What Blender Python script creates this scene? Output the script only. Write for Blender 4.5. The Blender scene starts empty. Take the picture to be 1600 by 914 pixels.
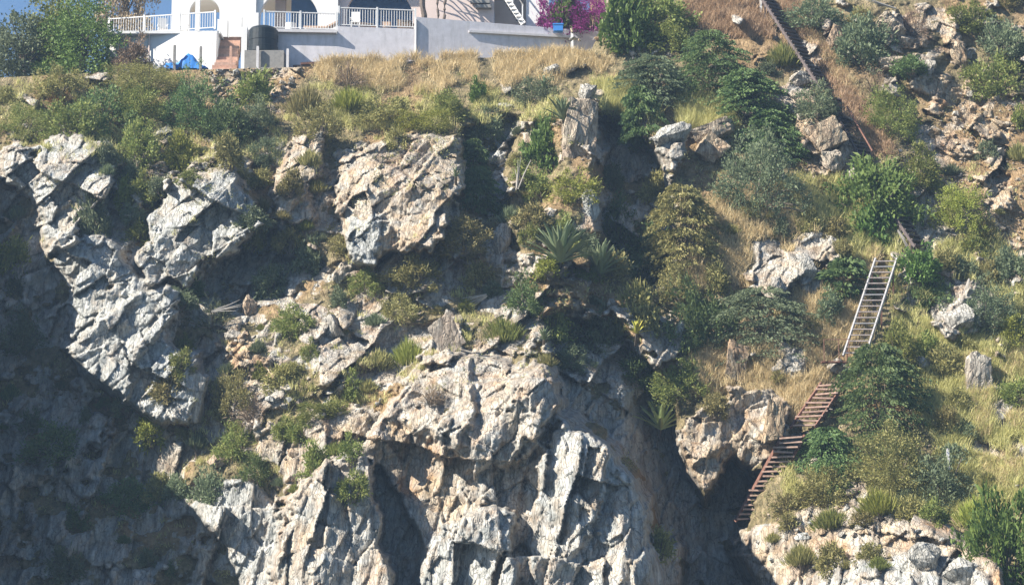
import bpy, bmesh, math, random
import numpy as np
from mathutils import Vector, Matrix
R = math.radians
scene = bpy.context.scene
COL = scene.collection
# ------------------------------------------------------------------ camera
CY, CZ, PITCH, FPX = -95.0, 3.0, R(9.0), 3639.0
cam_d = bpy.data.cameras.new('camera'); cam = bpy.data.objects.new('camera', cam_d); COL.objects.link(cam)
cam.location = (0, CY, CZ); cam.rotation_euler = (R(90) + PITCH, 0, 0)
cam_d.sensor_width = 36.0; cam_d.lens = FPX * 36.0 / 1600.0
cam_d.clip_start = 0.5; cam_d.clip_end = 6000
scene.camera = cam
# ------------------------------------------------------------------ sky, sun, exposure
SUN = Vector((1.0, 0.40, -0.86)).normalized()          # direction the light travels
elev = math.asin(-SUN.z); azim = math.atan2(-SUN.x, -SUN.y)
world = bpy.data.worlds.new('World'); scene.world = world; world.use_nodes = True
nt = world.node_tree; nt.nodes.clear()
sky = nt.nodes.new('ShaderNodeTexSky'); sky.sky_type = 'NISHITA'; sky.sun_disc = False
sky.sun_elevation = elev; sky.sun_rotation = azim; sky.dust_density = 0.4; sky.ozone_density = 6.0; sky.air_density = 1.0
bg = nt.nodes.new('ShaderNodeBackground'); bg.inputs[1].default_value = 0.062
out = nt.nodes.new('ShaderNodeOutputWorld'); nt.links.new(sky.outputs[0], bg.inputs[0]); nt.links.new(bg.outputs[0], out.inputs[0])
sl = bpy.data.lights.new('sun', 'SUN'); sl.energy = 5.0; sl.angle = R(0.55); sl.color = (1.0, 0.93, 0.82)
so = bpy.data.objects.new('sun', sl); COL.objects.link(so); so.rotation_euler = SUN.to_track_quat('-Z', 'Y').to_euler(); so.location = (-40, -40, 60)
vs = scene.view_settings; vs.view_transform = 'Standard'; vs.look = 'None'; vs.exposure = 1.18; vs.gamma = 1.0
scene.render.resolution_x = 1024; scene.render.resolution_y = 584
cp, sp = math.cos(PITCH), math.sin(PITCH)

# ------------------------------------------------------------------ helpers
def W(px, py, Y):
    """world point at depth Y for a place measured in the photograph"""
    a, b = (px - 800) / FPX, (457 - py) / FPX
    dx, dy, dz = a, cp - b * sp, sp + b * cp
    t = (Y - CY) / dy
    return np.stack(np.broadcast_arrays(dx * t, Y + 0 * t, CZ + dz * t), -1)
def project(x, y, z):
    yy, zz = y - CY, z - CZ
    d = yy * cp + zz * sp
    return 800 + FPX * x / d, 457 - FPX * (-yy * sp + zz * cp) / d, d
def sstep(a, b, x):
    t = np.clip((x - a) / (b - a), 0, 1); return t * t * (3 - 2 * t)
def hsh(i, j, k):
    n = (i.astype(np.int64) * 374761393 + j.astype(np.int64) * 668265263 + k * 1274126177) & 0xffffffff
    n = ((n ^ (n >> 13)) * 1274126177) & 0xffffffff
    n = ((n ^ (n >> 15)) * 2246822519) & 0xffffffff
    return ((n ^ (n >> 16)) & 0xffffff) / float(0xffffff)
def vnoise(x, y, k=0):
    i, j = np.floor(x), np.floor(y); fx, fy = x - i, y - j
    fx, fy = fx * fx * (3 - 2 * fx), fy * fy * (3 - 2 * fy)
    a, b, c, d = hsh(i, j, k), hsh(i + 1, j, k), hsh(i, j + 1, k), hsh(i + 1, j + 1, k)
    return (a + (b - a) * fx) * (1 - fy) + (c + (d - c) * fx) * fy
def fbm(x, y, k=0, o=4):
    s, a = 0, 0.5
    for q in range(o):
        s = s + a * vnoise(x * 2 ** q + 17.3 * q, y * 2 ** q + 5.1 * q, k + q); a *= .5
    return s
def facets(u, v, seed, tilt, step, mode):
    """fractured blocks: every cell of a jittered pattern has its own tilted plane"""
    i0, j0 = np.floor(u), np.floor(v)
    best = np.full(u.shape, 1e9 if mode == 0 else -1e9); val = np.zeros(u.shape); d2nd = np.full(u.shape, 1e9)
    for di in (-1, 0, 1):
        for dj in (-1, 0, 1):
            i, j = i0 + di, j0 + dj
            fu, fv = i + .1 + .8 * hsh(i, j, seed), j + .1 + .8 * hsh(i, j, seed + 1)
            du, dv = u - fu, v - fv
            pl = step * (hsh(i, j, seed + 2) - .5) + tilt * ((hsh(i, j, seed + 3) - .5) * du + (hsh(i, j, seed + 4) - .5) * dv) * 2
            if mode == 0:
                d = du * du + dv * dv; m = d < best
                d2nd = np.where(m, best, np.minimum(d2nd, d))
                val = np.where(m, pl, val); best = np.where(m, d, best)
            else:
                best = np.maximum(best, pl - .45 * np.sqrt(du * du + dv * dv))
    if mode == 0:
        return val, np.sqrt(d2nd) - np.sqrt(best)
    return best, None
def poly_sd(px, py, poly):
    """signed distance to polygon, positive inside"""
    P = np.array(poly, float); n = len(P)
    d = np.full(px.shape, 1e9); ins = np.zeros(px.shape, bool)
    for k in range(n):
        ax, ay = P[k]; bx, by = P[(k + 1) % n]
        ex, ey = bx - ax, by - ay
        t = np.clip(((px - ax) * ex + (py - ay) * ey) / (ex * ex + ey * ey + 1e-9), 0, 1)
        d = np.minimum(d, np.hypot(px - ax - t * ex, py - ay - t * ey))
        if ay != by:
            c = ((ay > py) != (by > py)) & (px < (bx - ax) * (py - ay) / (by - ay) + ax)
            ins ^= c
    return np.where(ins, d, -d)
def link(o, parent=None):
    COL.objects.link(o)
    if parent is not None: o.parent = parent
    return o
def tag(o, label, cat, group=None, kind=None):
    if label: o['label'] = label
    if cat: o['category'] = cat
    if group: o['group'] = group
    if kind: o['kind'] = kind
    return o
def empty(name, loc=(0, 0, 0), rz=0):
    o = bpy.data.objects.new(name, None); o.location = loc; o.rotation_euler = (0, 0, rz); o.empty_display_size = .3
    return link(o)
def np_mesh(name, V, F, mat=None, smooth=False):
    """V (n,3), F (m,k) all faces the same size"""
    V = np.asarray(V, np.float32); F = np.asarray(F, np.int32)
    me = bpy.data.meshes.new(name); me.vertices.add(len(V)); me.vertices.foreach_set('co', V.ravel())
    m, k = F.shape
    me.loops.add(m * k); me.loops.foreach_set('vertex_index', F.ravel())
    me.polygons.add(m); me.polygons.foreach_set('loop_start', np.arange(0, m * k, k, dtype=np.int32))
    me.update(calc_edges=True)
    if smooth: me.polygons.foreach_set('use_smooth', np.ones(m, bool))
    if mat: me.materials.append(mat)
    return me
class MB:
    def __init__(s): s.v = []; s.f = []
    def box(s, c, size, rz=0, M=None):
        n = len(s.v); M = M or Matrix.Rotation(rz, 3, 'Z'); c = Vector(c)
        for dz in (-.5, .5):
            for dx, dy in ((-.5, -.5), (.5, -.5), (.5, .5), (-.5, .5)):
                s.v.append(tuple(c + M @ Vector((dx * size[0], dy * size[1], dz * size[2]))))
        s.f += [tuple(n + q for q in t) for t in ((3, 2, 1, 0), (4, 5, 6, 7), (0, 1, 5, 4), (1, 2, 6, 5), (2, 3, 7, 6), (3, 0, 4, 7))]
        return s
    def bar(s, a, b, w, h=None):
        a, b = Vector(a), Vector(b); d = b - a; L = d.length
        q = d.to_track_quat('Z', 'Y').to_matrix()
        return s.box((a + b) / 2, (w, h or w, L), M=q)
    def tube(s, pts, rad, n=7, cap=True):
        pts = [Vector(p) for p in pts]; base = len(s.v)
        rads = rad if isinstance(rad, (list, tuple)) else [rad] * len(pts)
        for k, p in enumerate(pts):
            d = (pts[min(k + 1, len(pts) - 1)] - pts[max(k - 1, 0)]).normalized()
            q = d.to_track_quat('Z', 'Y').to_matrix()
            for a in range(n):
                t = 2 * math.pi * a / n
                s.v.append(tuple(p + q @ Vector((math.cos(t) * rads[k], math.sin(t) * rads[k], 0))))
        for k in range(len(pts) - 1):
            for a in range(n):
                b = (a + 1) % n
                s.f.append((base + k * n + a, base + k * n + b, base + (k + 1) * n + b, base + (k + 1) * n + a))
        if cap:
            s.f.append(tuple(base + a for a in reversed(range(n)))); s.f.append(tuple(base + (len(pts) - 1) * n + a for a in range(n)))
        return s
    def prism(s, poly, a, b):
        """poly in (u,w) extruded: point = a + u*ex + w*ez ... a,b are functions"""
        n = len(poly); base = len(s.v)
        for f in (a, b):
            for p in poly: s.v.append(tuple(f(*p)))
        s.f.append(tuple(base + k for k in range(n))); s.f.append(tuple(base + n + k for k in reversed(range(n))))
        for k in range(n):
            q = (k + 1) % n; s.f.append((base + q, base + k, base + n + k, base + n + q))
        return s
    def build(s, name, mat, parent=None, smooth=False, loc=None):
        me = bpy.data.meshes.new(name); me.from_pydata(s.v, [], s.f)
        bm = bmesh.new(); bm.from_mesh(me); bmesh.ops.recalc_face_normals(bm, faces=bm.faces); bm.to_mesh(me); bm.free()
        me.materials.append(mat)
        if smooth: me.polygons.foreach_set('use_smooth', np.ones(len(me.polygons), bool))
        o = bpy.data.objects.new(name, me)
        if loc is not None: o.location = loc
        return link(o, parent)

# ------------------------------------------------------------------ materials
def new_mat(name):
    m = bpy.data.materials.new(name); m.use_nodes = True
    n = m.node_tree; n.nodes.clear(); return m, n
def N(n, t, **kw):
    x = n.nodes.new(t)
    for k, v in kw.items(): setattr(x, k, v)
    return x
def ramp(n, fac, stops):
    r = N(n, 'ShaderNodeValToRGB'); e = r.color_ramp.elements
    while len(e) < len(stops): e.new(.5)
    for q, (p, c) in zip(e, stops): q.position = p; q.color = (*c, 1) if len(c) == 3 else c
    n.links.new(fac, r.inputs[0]); return r.outputs[0]
def mix(n, fac, a, b, mode='MIX'):
    m = N(n, 'ShaderNodeMix', data_type='RGBA', blend_type=mode)
    for s, v in ((m.inputs[0], fac), (m.inputs[6], a), (m.inputs[7], b)):
        if hasattr(v, 'links') or isinstance(v, bpy.types.NodeSocket): n.links.new(v, s)
        elif isinstance(v, (int, float)): s.default_value = v
        else: s.default_value = (*v, 1)
    return m.outputs[2]
def math_(n, op, a, b=0.0, clamp=False):
    m = N(n, 'ShaderNodeMath', operation=op); m.use_clamp = clamp
    for s, v in ((m.inputs[0], a), (m.inputs[1], b)):
        if isinstance(v, (int, float)): s.default_value = v
        else: n.links.new(v, s)
    return m.outputs[0]
def noise(n, co, scale, detail=5, rough=.6, dist=0):
    t = N(n, 'ShaderNodeTexNoise'); t.inputs['Scale'].default_value = scale; t.inputs['Detail'].default_value = detail
    t.inputs['Roughness'].default_value = rough; t.inputs['Distortion'].default_value = dist
    n.links.new(co, t.inputs['Vector']); return t.outputs[0]
def finish(n, col, rough=.9, bump=None, bstr=.4, bdist=.05, spec=.2, metal=0):
    p = N(n, 'ShaderNodeBsdfPrincipled'); o = N(n, 'ShaderNodeOutputMaterial')
    if isinstance(col, tuple): p.inputs['Base Color'].default_value = (*col, 1)
    else: n.links.new(col, p.inputs['Base Color'])
    p.inputs['Roughness'].default_value = rough; p.inputs['Specular IOR Level'].default_value = spec; p.inputs['Metallic'].default_value = metal
    if bump is not None:
        b = N(n, 'ShaderNodeBump'); b.inputs['Strength'].default_value = bstr; b.inputs['Distance'].default_value = bdist
        n.links.new(bump, b.inputs['Height']); n.links.new(b.outputs[0], p.inputs['Normal'])
    n.links.new(p.outputs[0], o.inputs[0])
def coords(n, rot=(0, 0, 0), sc=(1, 1, 1)):
    g = N(n, 'ShaderNodeNewGeometry'); mp = N(n, 'ShaderNodeMapping')
    mp.inputs['Rotation'].default_value = rot; mp.inputs['Scale'].default_value = sc
    n.links.new(g.outputs['Position'], mp.inputs[0]); return mp.outputs[0]
def mat_plain(name, col, var=.15, scale=3, rough=.85, bstr=.2, spec=.2, metal=0, dirt=None):
    m, n = new_mat(name); co = coords(n)
    a = noise(n, co, scale, 6, .65)
    c = mix(n, ramp(n, a, [(.3, (0, 0, 0)), (.7, (1, 1, 1))]), tuple(x * (1 - var) for x in col), tuple(min(1, x * (1 + var)) for x in col))
    if dirt:
        d = noise(n, coords(n, sc=(1.6, 1.6, .35)), 2.2, 6, .7)
        c = mix(n, ramp(n, d, [(.48, (0, 0, 0)), (.75, (.75,) * 3)]), c, dirt)
    finish(n, c, rough, a, bstr, .02, spec, metal); return m
def rock_colour(n, tanfac, co, co2, ms=1.3):
    big = noise(n, co, .5, 3, .6, .3); mid = noise(n, co2, ms, 5, .66, .3); fine = noise(n, co, 11, 4, .7)
    grey = ramp(n, mid, [(.28, (.22, .225, .22)), (.42, (.41, .42, .40)), (.54, (.55, .55, .52)), (.68, (.64, .635, .60))])
    tan = ramp(n, mid, [(.28, (.17, .11, .07)), (.44, (.46, .33, .21)), (.56, (.60, .46, .30)), (.70, (.66, .57, .44))])
    iron = ramp(n, big, [(.50, (0, 0, 0)), (.60, (1, 1, 1))])
    tan = mix(n, math_(n, 'MULTIPLY', iron, .55), tan, (.45, .25, .12))
    c = mix(n, tanfac, grey, tan)
    c = mix(n, .45, c, ramp(n, fine, [(.3, (.35, .35, .35)), (.68, (1, 1, 1))]), 'MULTIPLY')
    st = noise(n, co, 1.7, 5, .72, .6)
    c = mix(n, .55, c, ramp(n, st, [(.36, (.40, .41, .39)), (.47, (.80, .80, .78)), (.56, (1, 1, 1))]), 'MULTIPLY')
    nz = N(n, 'ShaderNodeTexNoise'); nz.inputs['Scale'].default_value = 1.1; nz.inputs['Detail'].default_value = 3; n.links.new(co, nz.inputs['Vector'])
    vm = N(n, 'ShaderNodeVectorMath', operation='MULTIPLY_ADD'); n.links.new(nz.outputs[1], vm.inputs[0]); vm.inputs[1].default_value = (1.3, 1.3, 1.3); n.links.new(co2, vm.inputs[2])
    for sc, dk, wd in ((.85, .30, .035), (2.6, .45, .05)):
        vo = N(n, 'ShaderNodeTexVoronoi', feature='DISTANCE_TO_EDGE'); vo.inputs['Scale'].default_value = sc; n.links.new(vm.outputs[0], vo.inputs['Vector'])
        c = mix(n, .65 if sc < 2 else .42, c, ramp(n, vo.outputs['Distance'], [(0, (dk,) * 3), (wd, (1, 1, 1))]), 'MULTIPLY')
        if sc > 2: fine = math_(n, 'ADD', math_(n, 'MULTIPLY', fine, .7), math_(n, 'MINIMUM', math_(n, 'MULTIPLY', vo.outputs['Distance'], 9.0), .8))
    return c, mid, fine
def mat_rock(name, tan):
    m, n = new_mat(name); co = coords(n); co2 = coords(n, (0, R(-28), 0), (2.2, 1, .55))
    oi = N(n, 'ShaderNodeObjectInfo')
    t = math_(n, 'ADD', tan, math_(n, 'MULTIPLY', math_(n, 'SUBTRACT', oi.outputs['Random'], .5), .5), True)
    c, mid, fine = rock_colour(n, t, co, co2, 3.0)
    finish(n, c, .92, fine, .9, .07, .15); return m
def mat_terrain():
    m, n = new_mat('hillside_rock_and_soil'); co = coords(n); co2 = coords(n, (0, R(-28), 0), (2.4, 1, .5))
    at = N(n, 'ShaderNodeVertexColor', layer_name='kinds'); sep = N(n, 'ShaderNodeSeparateColor'); n.links.new(at.outputs[0], sep.inputs[0])
    rock, tan, red = sep.outputs[0], sep.outputs[1], sep.outputs[2]
    n1 = noise(n, co, 1.1, 4, .7, .3)
    tf = math_(n, 'ADD', tan, math_(n, 'MULTIPLY', math_(n, 'SUBTRACT', n1, .5), 2.2), True)
    c, mid, fine = rock_colour(n, tf, co, co2)
    s1 = noise(n, co, 2.3, 5, .72)
    soil = ramp(n, s1, [(.32, (.085, .075, .045)), (.46, (.17, .145, .08)), (.58, (.27, .215, .125)), (.7, (.36, .30, .20))])
    soil = mix(n, math_(n, 'MULTIPLY', red, .6), soil, ramp(n, s1, [(.3, (.20, .11, .055)), (.7, (.45, .29, .16))]))
    rf = math_(n, 'ADD', rock, math_(n, 'MULTIPLY', math_(n, 'SUBTRACT', noise(n, co, 3.5, 4, .7), .5), .9), True)
    rf = ramp(n, rf, [(.42, (0, 0, 0)), (.56, (1, 1, 1))])
    c = mix(n, rf, soil, c)
    finish(n, c, .93, fine, .75, .07, .12); return m
def mat_leaf(name, a, b, trans=.3, rnd=.35):
    m, n = new_mat(name)
    g = N(n, 'ShaderNodeNewGeometry'); oi = N(n, 'ShaderNodeObjectInfo')
    c = mix(n, g.outputs['Random Per Island'], a, b)
    hv = N(n, 'ShaderNodeHueSaturation'); n.links.new(c, hv.inputs['Color'])
    n.links.new(math_(n, 'ADD', .485, math_(n, 'MULTIPLY', oi.outputs['Random'], .03)), hv.inputs['Hue'])
    n.links.new(math_(n, 'ADD', 1 - rnd / 2, math_(n, 'MULTIPLY', oi.outputs['Random'], rnd)), hv.inputs['Value'])
    p = N(n, 'ShaderNodeBsdfPrincipled'); p.inputs['Roughness'].default_value = .6; p.inputs['Specular IOR Level'].default_value = .25
    n.links.new(hv.outputs[0], p.inputs['Base Color'])
    t = N(n, 'ShaderNodeBsdfTranslucent'); n.links.new(hv.outputs[0], t.inputs[0])
    mx = N(n, 'ShaderNodeMixShader'); mx.inputs[0].default_value = trans
    n.links.new(p.outputs[0], mx.inputs[1]); n.links.new(t.outputs[0], mx.inputs[2])
    o = N(n, 'ShaderNodeOutputMaterial'); n.links.new(mx.outputs[0], o.inputs[0]); return m
M = {}
M['terrain'] = mat_terrain()
M['rock_grey'] = mat_rock('pale_grey_rock', .12); M['rock_tan'] = mat_rock('tan_rock', .75); M['rock_mix'] = mat_rock('grey_and_tan_rock', .42)
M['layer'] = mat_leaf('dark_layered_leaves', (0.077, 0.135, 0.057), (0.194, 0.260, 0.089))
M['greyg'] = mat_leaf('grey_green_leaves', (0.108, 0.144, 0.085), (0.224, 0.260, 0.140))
M['olive'] = mat_leaf('olive_leaves', (0.168, 0.172, 0.064), (0.404, 0.355, 0.142))
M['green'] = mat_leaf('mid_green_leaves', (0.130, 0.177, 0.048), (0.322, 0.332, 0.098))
M['bright'] = mat_leaf('bright_green_leaves', (0.200, 0.244, 0.045), (0.397, 0.408, 0.095))
M['leafy'] = mat_leaf('glossy_green_leaves', (0.074, 0.137, 0.033), (0.200, 0.282, 0.073))
M['dry'] = mat_leaf('dry_brown_twigs', (0.202, 0.143, 0.092), (0.420, 0.311, 0.202), .15)
M['orange'] = mat_leaf('orange_brown_leaves', (0.264, 0.120, 0.042), (0.384, 0.204, 0.084), .15)
M['magenta'] = mat_leaf('magenta_flowers', (0.2, 0.02, 0.15), (0.38, 0.06, 0.28), .35)
M['agave'] = mat_leaf('agave_leaves', (0.12, 0.165, 0.085), (0.26, 0.3, 0.16), .1)
M['agave_l'] = mat_leaf('pale_agave_leaves', (0.26, 0.32, 0.11), (0.46, 0.5, 0.22), .1)
M['agave_y'] = mat_leaf('yellow_agave_leaves', (.42, .40, .05), (.58, .55, .12), .2)
M['stem'] = mat_plain('woody_stems', (.17, .14, .11), .3, 14)
M['bare'] = mat_plain('bleached_branches', (.38, .35, .31), .2, 14)
M['straw'] = mat_leaf('straw_grass', (0.64, 0.5, 0.25), (0.88, 0.74, 0.44), .25)
M['straw_g'] = mat_leaf('green_straw_grass', (0.441, 0.454, 0.151), (0.860, 0.803, 0.365), .25)
M['rust_g'] = mat_leaf('rusty_dry_grass', (0.46, 0.31, 0.17), (0.66, 0.49, 0.31), .2)
M['scrub'] = mat_leaf('low_scrub_leaves', (0.178, 0.203, 0.070), (0.481, 0.456, 0.200), .25)
M['white'] = mat_plain('white_paint', (.80, .79, .77), .04, 2, .7, .1)
M['stucco'] = mat_plain('grey_lilac_stucco', (.68, .655, .68), .10, 3, .9, .3, dirt=(.47, .46, .46))
M['ledge'] = mat_plain('pale_cement', (.62, .60, .60), .08, 5)
M['pink'] = mat_plain('pale_pink_render', (.74, .61, .56), .05, 2, .85, .15)
M['tank'] = mat_plain('black_green_plastic', (.010, .016, .020), .15, 2, .45, .05, .4)
M['concrete'] = mat_plain('weathered_concrete', (.26, .25, .235), .18, 7)
M['blue'] = mat_plain('blue_plastic', (.05, .23, .62), .12, 4, .5, .2, .4)
M['bluew'] = mat_plain('blue_wall', (.16, .32, .66), .08, 3, .8)  # plain blue for the wall behind the arches
M['navy'] = mat_plain('dark_blue_canvas', (.02, .035, .10), .1, 3, .8)
M['clay'] = mat_plain('pale_terracotta', (.62, .43, .31), .10, 6)
M['steps'] = mat_plain('pink_stone_steps', (.56, .35, .26), .25, 8, .9, .5)
M['galv'] = mat_plain('galvanised_steel', (.40, .39, .39), .15, 9, .5, .1, .4, .2)
M['rust'] = mat_plain('rusty_steel', (.22, .115, .085), .35, 9, .85, .3)
M['darkwood'] = mat_plain('dark_weathered_treads', (.13, .105, .10), .3, 8, .85, .3)
M['tread'] = mat_plain('pinkish_weathered_planks', (.42, .29, .23), .3, 8, .9, .4)
M['tread_grey'] = mat_plain('worn_grey_treads', (.40, .345, .32), .35, 7, .85, .3)
M['trunk'] = mat_plain('grey_brown_bark', (.16, .13, .11), .3, 9, .95, .6)
# ------------------------------------------------------------------ terrain: depth of the hillside
TPX = np.array([-700, -300, 0, 250, 500, 800, 970, 1055, 1150, 1240, 1350, 1600, 1900, 2400.])
TPY = np.array([-900, -300, 0, 100, 200, 300, 450, 600, 750, 914, 1010, 1120.])
TY = np.array([
 [46] * 14,
 [31] * 10 + [31, 31.5, 32, 32],
 [23.5, 23.5, 23.5, 23.5, 23.5, 24, 23.6, 23.3, 23, 23.2, 23.5, 24, 24.5, 24.5],
 [19, 19, 19, 19.2, 20, 20.8, 20, 19.8, 20, 20.3, 20.6, 21.2, 21.5, 21.5],
 [15, 14.8, 14.5, 14.6, 14.8, 15.3, 15.7, 16.1, 16.6, 17, 17.3, 18, 18, 18],
 [13, 12.6, 12.2, 11.8, 11.6, 12.0, 12.8, 13.2, 13.6, 14, 14.3, 14.8, 15, 15],
 [10.5, 10, 9.6, 9.1, 8.7, 8.8, 9.6, 10, 10.2, 10.4, 10.6, 11, 11, 11],
 [8.5, 8, 7.6, 6.9, 3.6, 2.9, 3.8, 7.4, 7.6, 7.1, 6.9, 7, 7, 7],
 [6.5, 6.2, 5.8, 4.6, 1.8, 1.5, 2.0, 6.0, 6.2, 4.0, 2.9, 2.2, 2, 2],
 [4.5, 4.2, 3.8, 2.4, .6, .3, .5, 4.8, 5.0, .8, -1, -2.6, -3, -3],
 [3.5, 3, 2.6, 1.4, -.6, -1, -.5, 4, 4.2, -.6, -2.6, -4.6, -5, -5],
 [2, 2, 1.6, .6, -2, -2.4, -2, 3, 3.2, -2.5, -4.5, -7, -7, -7]], float)
def table(px, py):
    px = np.clip(px, TPX[0], TPX[-1] - 1e-3); py = np.clip(py, TPY[0], TPY[-1] - 1e-3)
    i = np.searchsorted(TPX, px, 'right') - 1; j = np.searchsorted(TPY, py, 'right') - 1
    fx = (px - TPX[i]) / (TPX[i + 1] - TPX[i]); fy = (py - TPY[j]) / (TPY[j + 1] - TPY[j])
    fx = fx * fx * (3 - 2 * fx) * .6 + fx * .4
    return (TY[j, i] * (1 - fx) + TY[j, i + 1] * fx) * (1 - fy) + (TY[j + 1, i] * (1 - fx) + TY[j + 1, i + 1] * fx) * fy
STEP = 0.052
def axis(lo, hi, flo, fhi):
    a = [np.arange(lo, hi, STEP)]
    s, p, L = STEP, lo, []
    while p > flo: s = min(s * 1.25, 2.0); p -= s; L.append(p)
    s, p, H = STEP, a[0][-1], []
    while p < fhi: s = min(s * 1.25, 2.0); p += s; H.append(p)
    return np.concatenate([np.array(L[::-1]), a[0], np.array(H)])
xs = axis(-25.5, 26.5, -75, 75); zs = axis(5.0, 37.5, -1.5, 62)
X0, Z0 = np.meshgrid(xs, zs)
# crest of the plateau the house stands on; right of the house the hill goes on up
KPX = np.array([-900, 0, 150, 330, 500, 650, 890, 928, 952, 978, 1015, 3000.]); KPY = np.array([124, 121, 113, 108, 104, 95, 84, 78, 30, -80, -900, -900.])
cpx = 800 + xs / 115.5 * FPX * 1.0
cpy = np.interp(cpx, KPX, KPY)
ctopY = table(cpx, cpy); ctop = W(cpx, cpy, ctopY)[:, 2]
ZT = np.broadcast_to(ctop, X0.shape)
Zc = np.minimum(Z0, ZT); over = np.maximum(Z0 - ZT, 0)
Y0 = np.full(X0.shape, 10.0)
for _ in range(14):
    a, b, d = project(X0, Y0, Zc); Y0 = .35 * Y0 + .65 * table(a, b)
PX, PY, _d = project(X0, Y0, Zc)
plateau = sstep(0, .25, over)
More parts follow.
